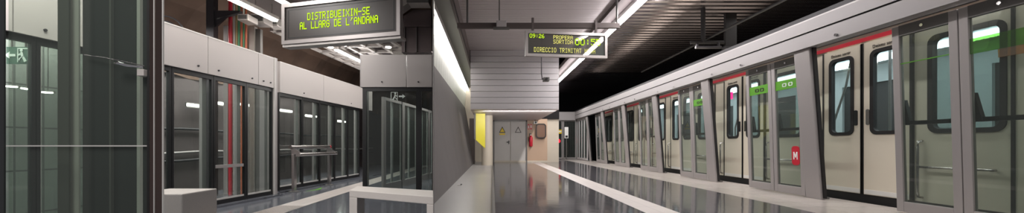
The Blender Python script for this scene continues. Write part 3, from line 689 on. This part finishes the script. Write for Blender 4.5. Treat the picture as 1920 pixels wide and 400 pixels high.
# jutting box: front facing glass and fascia
YS = 7.2; xl = (680 - 923) * YS / F; xr = KX * YS - 0.03
bxn = thing('glass_enclosure', 'jutting glazed enclosure with black frames behind the pale bench', 'glass enclosure', (xl, YS, FL))
def px2x(px): return (px - 923) * YS / F
MB().ring([(xl, FL + 0.02), (px2x(787), FL + 0.02), (px2x(787), GB), (xl, GB)], [(xl + 0.07, FL + 0.12), (px2x(780), FL + 0.12), (px2x(780), GB - 0.07), (xl + 0.07, GB - 0.07)], YS, YS + 0.05, 'y').build('frame', 'black_metal', bxn)
MB().ring([(px2x(787), FL + 0.02), (xr, FL + 0.02), (xr, GB), (px2x(787), GB)], [(px2x(790), FL + 0.12), (xr - 0.01, FL + 0.12), (xr - 0.01, GB - 0.07), (px2x(790), GB - 0.07)], YS, YS + 0.05, 'y').build('frame', 'black_metal', bxn)
MB().box(xl + 0.07, px2x(780), YS + 0.02, YS + 0.028, FL + 0.12, GB - 0.07).build('pane', 'glass_l', bxn)
MB().box(px2x(790), xr - 0.01, YS + 0.02, YS + 0.028, FL + 0.12, GB - 0.07).build('pane', 'glass_l', bxn)
MB().box(xl - 0.02, px2x(762), YS - 0.03, YS + 0.05, GB, Z(1.735)).build('fascia', 'fascia', bxn, bevel=0.004)
MB().box(px2x(763.4), xr, YS - 0.03, YS + 0.05, GB, Z(1.735)).build('fascia', 'fascia', bxn, bevel=0.004)
MB().box(xl - 0.04, xl - 0.02, YS - 0.03, YS + 0.3, GB, Z(1.735)).build('corner_trim', 'alu', bxn)
MB().box(xl - 0.02, xl + 0.02, YS + 0.05, YS + 0.3, FL, GB).build('side_stile', 'alu_dark', bxn)
for p in (717, 785):
    MB().tube([(px2x(p), YS - 0.03, GB + 0.1), (px2x(p), YS - 0.045, GB + 0.1)], 0.014, 10).build('bolt', 'dark_steel', bxn)
# exit pictogram on the glass, arrow to the right
def exit_sign(root, x, y, z, s, flip, m_w, n=-1):
    f = -1 if flip else 1
    MB().prism([(x + f * 0.02 * s, z + 0.1 * s), (x + f * 0.12 * s, z + 0.1 * s), (x + f * 0.12 * s, z + 0.06 * s), (x + f * 0.2 * s, z + 0.12 * s), (x + f * 0.12 * s, z + 0.18 * s), (x + f * 0.12 * s, z + 0.14 * s), (x + f * 0.02 * s, z + 0.14 * s)], y - 0.004, y, 'y').build('arrow', m_w, root)
    man = MB().tube([(x - f * 0.08 * s, y - 0.004, z + 0.2 * s), (x - f * 0.08 * s, y, z + 0.2 * s)], 0.025 * s, 10)
    for q in ([(-0.10, 0.17), (-0.06, 0.17), (-0.08, 0.09), (-0.12, 0.09)], [(-0.12, 0.1), (-0.09, 0.1), (-0.03, 0.06), (-0.04, 0.02), (-0.07, 0.07)], [(-0.12, 0.1), (-0.09, 0.09), (-0.13, 0.0), (-0.17, 0.02)], [(-0.07, 0.16), (-0.02, 0.13), (-0.03, 0.11), (-0.08, 0.13)]):
        man.prism([(x + f * a * s, z + b * s) for a, b in q], y - 0.004, y, 'y')
    man.build('running_figure', m_w, root)
    MB().ring([(x - f * 0.2 * s, z), (x - f * 0.01 * s, z), (x - f * 0.01 * s, z + 0.24 * s), (x - f * 0.2 * s, z + 0.24 * s)], [(x - f * 0.185 * s, z), (x - f * 0.025 * s, z), (x - f * 0.025 * s, z + 0.225 * s), (x - f * 0.185 * s, z + 0.225 * s)], y - 0.003, y, 'y').build('doorway', m_w, root)
ex2 = thing('exit_sign', 'faint white running figure and arrow on the enclosure glass', 'exit sign', (px2x(742), YS, Z(0.92)))
exit_sign(ex2, px2x(746), YS + 0.019, Z(0.855), 0.7, False, 'exit_white')
# second line of screens further in, seen through the enclosure glass
xs3 = [(-2.30, 7.9), (-2.13, 8.9), (-1.98, 9.9), (-1.85, 10.9), (-1.74, 11.9), (-1.66, 12.9)]
lb3 = ['first', 'second', 'third', 'fourth', 'last']
for i in range(5):
    (xa, ya), (xb, yb2) = xs3[i], xs3[i + 1]
    L = math.hypot(xb - xa, yb2 - ya) - 0.04; rz = -math.atan2(xb - xa, yb2 - ya)
    g = thing('inner_screen', '%s pale framed glass screen inside the jutting enclosure, counted inward' % lb3[i], 'glass screen', (xa, ya, FL), rz, 'pale glass screens inside the enclosure')
    t = Z(1.02) - FL
    MB().ring([(0, 0.0), (L, 0.0), (L, t), (0, t)], [(0.12, 0.16), (L - 0.03, 0.16), (L - 0.03, t - 0.06), (0.12, t - 0.06)], -0.05, 0.0, 'x').build('frame', 'alu', g, world=False)
    MB().box(-0.03, -0.022, 0.12, L - 0.03, 0.16, t - 0.06).build('pane', 'glass_l', g, world=False)
    MB().box(-0.02, 0.004, L - 0.035, L - 0.012, 0.0, t).build('black_edge', 'black_metal', g, world=False)
    MB().box(-0.07, -0.05, L * 0.5, L * 0.5 + 0.09, 0.0, t).build('inner_stile', 'alu_pale', g, world=False)
struct(MB().box(xl, xr, YS - 0.25, YS, FL, FL + 0.07), 'trim_8', 'black_metal')
# pale stone bench
bt = FL + 0.45
A_, B_, Cc, D_ = (-1.735, 4.53), (KX * 3.95 - 0.006, 3.95), (KX * 4.5 - 0.006, 4.5), (-1.80, 4.98)
bn = thing('bench', 'long pale stone bench in front of the jutting glass enclosure', 'bench', (-1.2, 4.5, FL))
MB().prism([A_, B_, Cc, D_], bt - 0.085, bt).build('seat_slab', 'stone_bench', bn, bevel=0.006)
def lerp(p, q, t): return (p[0] + (q[0] - p[0]) * t, p[1] + (q[1] - p[1]) * t)
MB().prism([A_, lerp(A_, B_, 0.105), lerp(D_, Cc, 0.105), D_], FL, bt - 0.085).build('leg', 'stone_bench', bn, bevel=0.006)
MB().prism([lerp(A_, B_, 0.93), B_, Cc, lerp(D_, Cc, 0.93)], FL, bt - 0.085).build('leg', 'stone_bench', bn, bevel=0.006)
# speckled stone block
sb = tag(MB().box(-3.62, -3.05, 4.45, 4.95, FL, FL + 0.48).build('stone_block', 'stone_block', None, loc=(-3.3, 4.7, FL), bevel=0.012), 'speckled grey stone block on the floor beside the bronze post', 'stone block')
sb.location = ((335 - 923) / F * 4.2, 4.2, FL)
# steel lean rail
p0, p1 = Vector((-4.22, 7.95, FL)), Vector((-4.06, 9.3, FL))
lr = thing('lean_rail', 'steel lean rail with two bars standing before the glass screens', 'rail', tuple(p0))
for p in (p0, p1):
    MB().box(p.x - 0.03, p.x + 0.03, p.y - 0.05, p.y + 0.05, FL, FL + 0.80).build('post', 'steel', lr, bevel=0.004)
    MB().box(p.x - 0.08, p.x + 0.08, p.y - 0.08, p.y + 0.08, FL, FL + 0.015).build('base_plate', 'alu_dark', lr)
    MB().prism([(p.x - 0.05, FL + 0.72), (p.x + 0.17, FL + 0.78), (p.x + 0.17, FL + 0.82), (p.x - 0.03, FL + 0.95), (p.x - 0.06, FL + 0.95)], p.y - 0.015, p.y + 0.015, 'y').build('bracket', 'steel', lr)
MB().tube([p0 + Vector((-0.04, -0.08, 0.95)), p1 + Vector((-0.04, 0.08, 0.95))], 0.042, 12).build('back_bar', 'steel', lr)
MB().tube([p0 + Vector((0.14, -0.08, 0.79)), p1 + Vector((0.14, 0.08, 0.79))], 0.042, 12).build('front_bar', 'steel', lr)
MB().tube([p1 + Vector((-0.04, 0.08, 0.95)), p1 + Vector((-0.04, 0.12, 0.95))], 0.043, 12).build('end_cap', 'red', lr)
fm = tag(MB().prism([(-4.0, 8.0), (-3.85, 8.35), (-3.98, 8.75), (-3.95, 8.35)], FL, FL + 0.003).build('floor_arrow', 'green_film', None, loc=(-3.95, 8.3, FL)), 'small yellow green arrow stuck on the floor below the lean rail', 'floor sticker')

# near glass enclosure with the bronze mirror post
YN = 2.3
def nx(px, y=YN): return (px - 923) * y / F
ne = thing('lift_enclosure', 'near lift enclosure of green and dark glass with bronze mirror post', 'lift enclosure', (nx(200), YN, FL))
ZT, ZL = 2.6, FL
MB().box(nx(279), nx(304.5), YN, YN + 0.012, ZL, ZT).build('corner_post', 'bronze', ne, bevel=0.006)
MB().box(nx(289.3), nx(290.6), YN - 0.006, YN, ZL, ZT).build('post_line', 'fascia_light', ne)
MB().box(nx(304.8), nx(306.2), YN - 0.004, YN + 0.006, ZL, ZT).build('edge_strip', 'fascia_light', ne)
MB().box(nx(274), nx(278.6), YN + 0.005, YN + 0.02, ZL, ZT).build('gasket', 'rubber', ne)
MB().box(nx(-60), nx(7), YN, YN + 0.01, ZL, ZT).build('frame_post', 'glass_dark', ne)
MB().box(nx(8), nx(274), YN + 0.02, YN + 0.028, ZL, ZT).build('glass_sheet', 'glass_near', ne)
MB().box(nx(108, 2.42), nx(129, 2.42), 2.42, 2.43, ZL, ZT).build('mullion', 'alu_dark', ne)
MB().box(nx(129, 2.46), nx(147.5, 2.46), 2.46, 2.47, ZL, ZT).build('mullion_face', 'fascia_light', ne)
MB().box(nx(155, 2.5), nx(276, 2.5), 2.5, 2.54, ZL, ZT).build('dark_panel', 'glass_dark', ne)
MB().box(nx(206, 2.48), nx(209.5, 2.48), 2.475, 2.495, ZL, ZT).build('panel_joint', 'alu_dark', ne)
MB().box(nx(256.5, 2.44), nx(262.5, 2.44), 2.44, 2.46, ZL, ZT).build('door_channel', 'fascia_light', ne)
MB().box(nx(8), nx(274), YN + 0.008, YN + 0.02, Z(-0.010), Z(-0.003)).build('glass_joint', 'fascia_light', ne)
hp = [(nx(158), YN + 0.0, Z((272 - 103) * YN / F)), (nx(200), YN - 0.01, Z((272 - 109) * YN / F)), (nx(240), YN - 0.015, Z((272 - 117) * YN / F)), (nx(274), YN - 0.01, Z((272 - 124.5) * YN / F))]
MB().tube(hp, 0.0028, 8).build('door_rod', 'steel', ne)
MB().tube([(nx(224), YN - 0.03, Z((272 - 121) * YN / F)), (nx(234), YN - 0.035, Z((272 - 121) * YN / F)), (nx(248), YN - 0.03, Z((272 - 125) * YN / F)), (nx(272), YN - 0.01, Z((272 - 127) * YN / F))], [0.004, 0.011, 0.009, 0.006], 10).build('handle', 'chrome', ne)
MB().box(nx(262), nx(274.5), YN - 0.02, YN + 0.03, Z((272 - 143.5) * YN / F), Z((272 - 131) * YN / F)).build('clamp', 'galv', ne, bevel=0.003)

# grey block wall behind the first screens, with a reflected exit sign and reflected tubes built as objects
bw = struct(slab(-5.95, 0.12, 2.2, 5.15, -0.2, 0.0, FL, Z(2.2)), 'wall_block', 'block')
ex = thing('exit_sign', 'dull green exit sign with arrow and running figure behind green glass', 'exit sign', (-5.0, 3.95, Z(0.8)), R(0))
YX = 3.92
def ux(px): return (px - 923) * YX / F
MB().box(ux(12), ux(54), YX, YX + 0.02, Z((272 - 120) * YX / F), Z((272 - 88) * YX / F)).build('plate', 'exit_green', ex)  # reflection of a sign, built as a hung green plate
exit_sign(ex, ux(32), YX - 0.001, Z((272 - 117) * YX / F), 0.62, True, 'exit_white')
MB().tube([(ux(20), YX + 0.01, Z((272 - 88) * YX / F)), (ux(20), YX + 0.01, Z(1.2))], 0.008).tube([(ux(46), YX + 0.01, Z((272 - 88) * YX / F)), (ux(46), YX + 0.01, Z(1.2))], 0.008).build('hanger', 'alu_dark', ex)

YX = 4.15
for i, (pa, pb, py) in enumerate(((10, 36, 162), (44, 56, 166), (77, 102, 173))):  # tube reflections built as small glowing tubes on added holders
    t = thing('tube_light', 'short white tube light behind the green glass, ' + ['under the exit sign arrow', 'under the exit sign figure', 'right of the black mullion'][i], 'light', (ux((pa + pb) / 2), YX, Z((272 - py) * YX / F)), 0, 'tube lights behind the green glass')
    z = Z((272 - py) * YX / F)
    MB().tube([(ux(pa), YX - 0.02, z), (ux(pb), YX - 0.02, z - 0.012)], 0.008, 8).build('tube', 'tube_left', t)
    MB().box(ux(pa), ux(pb), YX - 0.005, YX + 0.01, z - 0.015, z + 0.01).build('holder', 'alu_dark', t)
    MB().tube([(ux((pa + pb) / 2), YX + 0.003, z), (ux((pa + pb) / 2), YX + 0.003, Z(1.2))], 0.004, 6).build('hanger', 'alu_dark', t)
# track side wall, vault, ceiling
struct(slab(-8.2, 0.12, 1.0, 26.0, -0.3, 0.0, -1.5, Z(1.6)), 'wall_track', 'track_wall')
mb = MB()
prof = [(-8.2, Z(1.6)), (-8.1, Z(2.2)), (-7.6, Z(3.0)), (-6.6, Z(3.7)), (-5.0, Z(4.1)), (-1.0, Z(4.2))]
ysv = [1.0 + 0.6 * i for i in range(43)]
vs = []; fs = []
for j, yy in enumerate(ysv):
    rib = 0.0 if j % 2 else 0.12
    for (px_, pz_) in prof: vs.append((px_ + 0.12 * yy + (rib if pz_ < Z(4.0) else 0) + random.uniform(-.05, .05), yy, pz_ + random.uniform(-.05, .05)))
n = len(prof)
for j in range(len(ysv) - 1):
    for i in range(n - 1): fs.append((j * n + i, j * n + i + 1, (j + 1) * n + i + 1, (j + 1) * n + i))
struct(MB().add(vs, fs), 'ceiling_vault', 'brown')
struct(MB().box(-9, -1.5, 25.0, 25.2, -1.5, 5.5), 'wall_far', 'track_wall')
struct(slab(-5.3, 0.12, 1.0, 26.0, -3.2, -0.05, -1.3, -1.2), 'floor_rail', 'black')
struct(slab(-5.2, 0.12, 1.0, 26.0, -0.14, -0.08, -1.3, FL), 'trim_9', 'concrete')
for i in range(2):
    tg = tag(slab(-6.5 - 1.35 * i, 0.12, 2.0, 24.0, 0, 0.07, -1.2, -1.06).build('rail', 'steel', None, loc=(-6.2, 8, -1.2)), 'steel running rail in the dark track bed, %s the screens' % ('nearer' if i == 0 else 'farther from'), 'rail', 'running rails')
# tunnel lamps along the track wall
for i, (px, py) in enumerate(((418, 195), (458, 197), (534, 208), (582, 218), (640, 228), (372, 199))):
    u = (px - 923) / F; Y = -8.05 / (u - 0.12); X = -8.05 + 0.12 * Y; z = H + (272 - py) * Y / F
    t = thing('tunnel_lamp', '', 'lamp', (X, Y, z), -math.atan(0.12), 'lamps on the track wall')
    MB().box(0.0, 0.05, -0.3, 0.3, -0.026, 0.026).build('diffuser', 'lamp', t, world=False)
    MB().box(-0.04, 0.0, -0.3, 0.3, -0.055, 0.055).build('housing', 'alu_dark', t, world=False)
    t['label'] = 'white tunnel lamp glowing behind ' + ['the glass with red pipe, above its left edge', 'the glass with red pipe, beside its right edge', 'the first recessed glass screen', 'the second recessed glass screen', 'the last recessed glass screens', 'the glass screen by the stone block'][i]
for i, (zz, lb) in enumerate(((Z(-0.35), 'lowest'), (Z(-0.18), 'middle'), (Z(0.35), 'topmost'))):
    pts = [along(-8.2, 0.12, Y, 0.06) + (zz + 0.02 * math.sin(Y * 2.1 + i),) for Y in [4 + 0.5 * q for q in range(30)]]
    tag(MB().tube(pts, 0.03, 8).build('wall_cable', 'alu' if i == 1 else 'dark_steel', None, loc=(-7.4, 7, zz)), lb + ' cable running along the dark track wall behind the screens', 'cable', 'cables on the track wall')
# cable riser: pipes
pipes = [('red_pipe', 'thick red pipe rising behind the glass and above the fascia', 432.0, 0.035, 'red'), ('cable_pipe', 'thin pale cable pipe right beside the thick red pipe', 439, 0.014, 'fascia'),
         ('cable_pipe', 'tan cable pipe, second along from the red pipe', 443.5, 0.016, 'tan_pipe'), ('cable_pipe', 'green cable pipe in the middle of the riser', 448, 0.018, 'green_pipe'),
         ('cable_pipe', 'orange cable pipe right of the green one', 453, 0.018, 'orange_pipe'), ('cable_pipe', 'second green cable pipe right of the orange one', 457, 0.014, 'green_pipe'), ('cable_pipe', 'last orange cable pipe, nearest the grey duct', 461.5, 0.018, 'orange_pipe')]
for nme, lb, px, r, mm in pipes:
    Y = 7.5; X = (px - 923) / F * Y
    tag(MB().tube([(X, Y, -1.2), (X, Y, Z(3.2))], r, 10).build(nme, mm, None, loc=(X, Y, -1.2)), lb, 'pipe', 'coloured riser pipes')
ld = thing('cable_ladder', 'pale wire ladder holding the coloured riser pipes', 'cable ladder', ((448 - 923) / F * 7.6, 7.6, -1.2))
for px in (436, 464): 
    X = (px - 923) / F * 7.58; MB().box(X - 0.012, X + 0.012, 7.56, 7.6, -1.2, Z(1.3)).build('side_rail', 'galv', ld)
for i in range(14):
    z = -0.9 + 0.19 * i; MB().box((436 - 923) / F * 7.58, (464 - 923) / F * 7.58, 7.54, 7.56, z, z + 0.022).build('rung', 'galv', ld)
dk = thing('cable_duct', 'grey steel vertical duct beside the coloured riser pipes', 'duct', ((476 - 923) / F * 7.7, 7.7, -1.2))
MB().box((467 - 923) / F * 7.7, (477 - 923) / F * 7.7, 7.7, 7.8, -1.2, Z(2.45)).build('casing', 'galv', dk)
MB().box((478 - 923) / F * 7.7, (487 - 923) / F * 7.7, 7.72, 7.8, -1.2, Z(2.4)).build('cover', 'alu_dark', dk)
# dark steel column with bracket, white vertical behind
sc = thing('steel_column', 'dark steel column with a bracket arm above the fascia', 'column', ((398 - 923) / F * 7.3, 7.3, -1.2))
cx = lambda px: (px - 923) / F * 7.3
MB().box(cx(390), cx(404), 7.25, 7.37, -1.2, Z(3.6)).build('shaft', 'dark_steel', sc)
MB().prism([(cx(404), Z(2.46)), (cx(450), Z(2.58)), (cx(452), Z(2.62)), (cx(404), Z(2.62))], 7.27, 7.35, 'y').build('bracket', 'dark_steel', sc)
MB().prism([(cx(404), Z(2.44)), (cx(404), Z(2.3)), (cx(428), Z(2.53))], 7.29, 7.33, 'y').build('brace', 'dark_steel', sc)
wc = tag(MB().box(cx(405), cx(413), 7.5, 7.58, -1.2, Z(2.4)).build('pale_conduit', 'fascia', None, loc=(cx(409), 7.5, -1.2)), 'pale square conduit right behind the dark steel column', 'conduit')
# loop of black cables over the fascia
for i, r in enumerate((0.10, 0.15, 0.20)):
    pts = [(-5.2 + 0.0 + r * 1.7 * math.cos(R(a)), 5.9, Z(1.72) + r * 1.6 * math.sin(R(a))) for a in range(0, 181, 15)]
    tag(MB().tube(pts, 0.012, 8).build('cable_loop', 'dark_steel', None, loc=(-5.2, 5.9, Z(1.75))), 'black cable loop behind the fascia by the bronze post, ' + ['innermost', 'middle', 'outermost'][i], 'cable', 'black cable loops')
# ceiling tubes and trays on the left
def ln(X0, Y, z, dx=0.0): return (X0 + 0.11 * Y + dx, Y, z)
def rod(mb, X0, Ya, Yb, w, z0, z1):
    return mb.hexa([ln(X0, Ya, z0, -w), ln(X0, Ya, z0, w), ln(X0, Yb, z0, w), ln(X0, Yb, z0, -w), ln(X0, Ya, z1, -w), ln(X0, Ya, z1, w), ln(X0, Yb, z1, w), ln(X0, Yb, z1, -w)])
for i, (X0, Ya, Yb) in enumerate(((-4.97, 4.6, 7.2), (-4.97, 7.5, 9.2), (-4.97, 9.4, 12.5), (-4.2, 4.6, 7.3))):
    lb = ['fluorescent tube running down to the hanging display corner', 'fluorescent tube just below the hanging display', 'fluorescent tube farther along, ending over the jutting box', 'thin fluorescent tube higher up touching the display top'][i]
    t = thing('fluorescent_light', lb, 'light', ln(X0, Ya, Z(2.4)), 0, 'fluorescent lights of the closed platform')
    rod(MB(), X0, Ya, Yb, 0.04, Z(2.38), Z(2.41)).build('tube', 'tube_left', t)
    rod(MB(), X0, Ya, Yb, 0.07, Z(2.41), Z(2.47)).build('housing', 'galv', t)
tl = thing('cable_tray', 'wide galvanised cable tray grid hanging below the brown vault', 'cable tray', ln(-4.7, 8.2, Z(2.48)))
for X0 in (-5.75, -5.35, -4.75, -4.3, -3.85, -3.45):
    rod(MB(), X0, 8.2, 15.0, 0.04, Z(2.5), Z(2.56)).build('rail', 'galv', tl)
for i in range(12):
    Y = 8.3 + 0.6 * i
    MB().box(-5.8 + 0.11 * Y, -3.4 + 0.11 * Y, Y, Y + 0.06, Z(2.5), Z(2.57)).build('rung', 'galv', tl)
for i, (X0, Ya, Yb, w) in enumerate(((-5.55, 8.5, 9.8, 0.13), (-5.55, 10.4, 12, 0.13), (-4.05, 8.4, 9.6, 0.2), (-4.5, 9.8, 11.2, 0.15), (-3.7, 10.0, 11.2, 0.18), (-5.05, 9.0, 10.4, 0.15))):
    rod(MB(), X0, Ya, Yb, w, Z(2.57), Z(2.6)).build('infill_sheet', 'galv', tl)
for i in range(3):
    Y = 8.6 + 2.4 * i
    for X0 in (-5.7, -3.5):
        p = ln(X0, Y, Z(2.56)); MB().tube([p, (p[0], p[1], Z(3.7))], 0.012, 6).build('hanger_rod', 'galv', tl)
struct(slab(-5.9, 0.11, 6.0, 16.0, 0, 2.8, Z(2.95), Z(3.0)), 'ceiling_dark', 'dark_duct')
for i, (X0, Y) in enumerate(((-3.75, 8.9), (-3.65, 9.4), (-4.0, 10.4))):
    p = ln(X0, Y, Z(2.45))
    t = thing('round_lamp', 'round bright lamp under the cable tray, ' + ['closest to the display', 'middle of the three', 'farthest along the tray'][i], 'lamp', p, 0, 'round lamps under the cable tray')
    MB().tube([p, (p[0], p[1], p[2] + 0.015)], 0.07, 16).build('lens', 'tube_left', t)
    MB().tube([(p[0], p[1], p[2] + 0.015), (p[0], p[1], p[2] + 0.04)], 0.085, 16).build('rim', 'galv', t)
# grey machinery by the column top: bundled galvanised boxes
for i, (px, py, w, h, y) in enumerate(((455, 32, 20, 12, 6.95), (482, 34, 26, 18, 7.35), (510, 40, 20, 16, 7.75))):
    x0_, z0_ = (px - w / 2 - 923) / F * y, H + (272 - py - h / 2) * y / F
    t = thing('junction_box', ['galvanised box beside the bracket arm of the dark column', 'middle galvanised box over the coloured pipes', 'galvanised box next to the hanging display'][i], 'box', (x0_, y, z0_), 0, 'galvanised boxes')
    MB().box(0, w * y / F, 0, 0.3, 0, h * y / F).build('body', 'galv', t, bevel=0.01, world=False)
    MB().box(0.02, w * y / F - 0.02, -0.01, 0.0, h * y / F * 0.2, h * y / F * 0.8).build('cover', 'alu_dark', t, world=False)
    MB().tube([(0.05, 0.1, h * y / F), (0.05, 0.1, 1.2)], 0.012).build('hanger', 'galv', t, world=False)
# dark ducts right of the display
YD = 7.9
def dx_(px): return (px - 923) * YD / F
def dz_(py): return H + (272 - py) * YD / F
dd2 = thing('ceiling_duct', 'dark brown boxed duct hanging between the display and concrete wall', 'duct', (dx_(785), YD, dz_(98)))
MB().prism([(dx_(757), dz_(30)), (dx_(775), dz_(18)), (dx_(813) - 0.05, dz_(18)), (dx_(813) - 0.05, dz_(50)), (dx_(757), dz_(50))], YD, YD + 0.5, 'y').build('upper_casing', 'dark_duct', dd2)
MB().box(dx_(752), dx_(813) - 0.05, YD + 0.05, YD + 0.5, dz_(97), dz_(50)).build('lower_casing', 'dark_duct', dd2)
MB().box(dx_(758), dx_(759), YD + 0.0, YD + 0.05, dz_(97), dz_(50)).box(dx_(780), dx_(781), YD, YD + 0.05, dz_(97), dz_(50)).build('seam', 'alu_dark', dd2)
gd = thing('air_duct', 'pale grey faceted air duct above the dark brown duct', 'duct', (dx_(785), YD - 0.1, dz_(18)))
MB().prism([(dx_(757), dz_(28)), (dx_(772), dz_(17)), (dx_(813) - 0.05, dz_(17)), (dx_(813) - 0.05, dz_(-25)), (dx_(757), dz_(-25))], YD - 0.35, YD - 0.05, 'y').build('casing', 'galv', gd)
MB().box(dx_(770), dx_(813) - 0.05, YD - 0.38, YD - 0.35, dz_(17), dz_(13)).build('flange', 'alu_dark', gd)

# hanging information display on the left
ls = thing('information_display', 'hanging display with two lines of green text above the bench', 'display', (-2.84, 5.1, Z(1.40)), math.atan2(-0.43, 1.686), 'hanging displays')
w, h = 1.72, 0.49
sign_frame(ls, w, h, 'sign_face')
dots('DISTRIBUEIXIN-SE', 0.375, 0.272, 0.0595, 0.098, -0.004).build('lettering', 'led', ls, world=False)
dots("AL LLARG DE L'ANDANA", 0.255, 0.155, 0.0595, 0.098, -0.004).build('lettering', 'led', ls, world=False)
MB().ring([(0.06, 0.05), (w - 0.06, 0.05), (w - 0.06, h - 0.05), (0.06, h - 0.05)], [(0.07, 0.06), (w - 0.07, 0.06), (w - 0.07, h - 0.06), (0.07, h - 0.06)], -0.003, 0.0, 'y').build('inner_line', 'black_metal', ls, world=False)
MB().box(-0.03, w + 0.03, 0.0, 0.14, -0.065, -0.032).build('back_tray', 'galv', ls, world=False)
MB().tube([(0.3, 0.2, h), (0.3, 0.2, 1.4)], 0.025).build('hanger', 'dark_steel', ls, world=False)
MB().tube([(w - 0.3, 0.2, h), (w - 0.3, 0.2, 1.4)], 0.025).build('hanger', 'dark_steel', ls, world=False)

# ================================================================== light
def area(name, loc, rot, sx, sy, power, col=(1, 0.96, 0.93)):
    l = bpy.data.lights.new(name, 'AREA'); l.shape = 'RECTANGLE'; l.size = sx; l.size_y = sy; l.energy = power; l.color = col
    o = bpy.data.objects.new(name, l); C.objects.link(o); o.location = loc; o.rotation_euler = rot; return o
# platform lamps go on unseen behind the camera; added fills have no lamp body
area('platform_lamps', (2.6, 0.6, Z(2.95)), (0, 0, 0), 2.0, 3.0, 130)
area('ceiling_strip', (2.905, 11.0, Z(2.77)), (0, 0, 0), 0.12, 12.0, 270)
area('trough_strip', (-1.1, 12.0, Z(2.49)), (0, 0, 0), 0.08, 9.0, 25)
area('low_ceiling_lamps', (0.9, 12.4, Z(1.06)), (R(72), 0, 0), 2.4, 0.12, 48)  # added fill for the end wall, no lamp hangs here
area('end_lamps', (3.5, 18.4, Z(2.8)), (0, 0, 0), 0.8, 0.8, 70)  # added fill on the end beam and panes
area('track_lamps', (6.9, 7.0, Z(3.4)), (0, 0, 0), 0.5, 8.0, 60)  # added fill over the track, no lamp body
area('train_cabin_lamps', (6.6, 9.0, Z(1.56)), (0, 0, 0), 1.0, 15.0, 32, (0.92, 0.97, 1.0))
area('closed_platform_lamps', (-2.0, 0.6, Z(2.6)), (0, 0, 0), 1.2, 1.2, 110)  # added fill that lights the near fronts
area('closed_platform_lamps', (-2.8, 9.0, Z(2.36)), (0, 0, 0), 0.6, 6.0, 80)  # added fill over the closed platform
area('tunnel_lamps', (-6.3, 8.0, Z(2.3)), (0, 0, 0), 0.6, 10.0, 380)  # added fill behind the screens, apart from the wall lamps
area('closed_platform_lamps', (-4.0, 3.3, Z(2.6)), (0, 0, 0), 0.8, 1.2, 110)  # added fill between the near glass and the fascia
area('block_wall_lamps', (-5.12, 3.5, Z(1.7)), (0, 0, 0), 0.25, 1.8, 75)  # added light that brightens the block wall
area('beam_uplights', (4.64, 6.0, Z(1.93)), (R(180), 0, 0), 0.08, 6.0, 36)  # added upward fill for the ceilings, without real uplights
area('track_gap_lamps', (5.0, 8.0, Z(2.6)), (0, 0, 0), 0.2, 12.0, 180)  # added fill that brightens the train side
area('inner_lamps', (-1.5, 9.5, Z(2.0)), (0, 0, 0), 0.5, 3.0, 150)  # added fill on the screens inside the enclosure
area('vault_lamps', (-6.2, 9.0, Z(1.8)), (R(180), 0, 0), 0.4, 9.0, 14)  # added upward fill for the brown vault
area('tray_uplights', (-3.95, 10.5, Z(1.82)), (R(180), 0, 0), 0.3, 5.0, 36)  # added upward fill that brings out the cable tray
w_ = bpy.data.worlds.new('world'); S.world = w_; w_.use_nodes = True
w_.node_tree.nodes['Background'].inputs[0].default_value = (0.5, 0.48, 0.5, 1); w_.node_tree.nodes['Background'].inputs[1].default_value = 0.35
S.view_settings.view_transform = 'Standard'; S.view_settings.look = 'None'; S.view_settings.gamma = 1.0; S.view_settings.use_curve_mapping = False
S.view_settings.exposure = 0.0
S.cycles.use_denoising = True
S.cycles.max_bounces = 10; S.cycles.transparent_max_bounces = 24; S.cycles.sample_clamp_indirect = 6.0
S.cycles.caustics_reflective = False; S.cycles.caustics_refractive = False
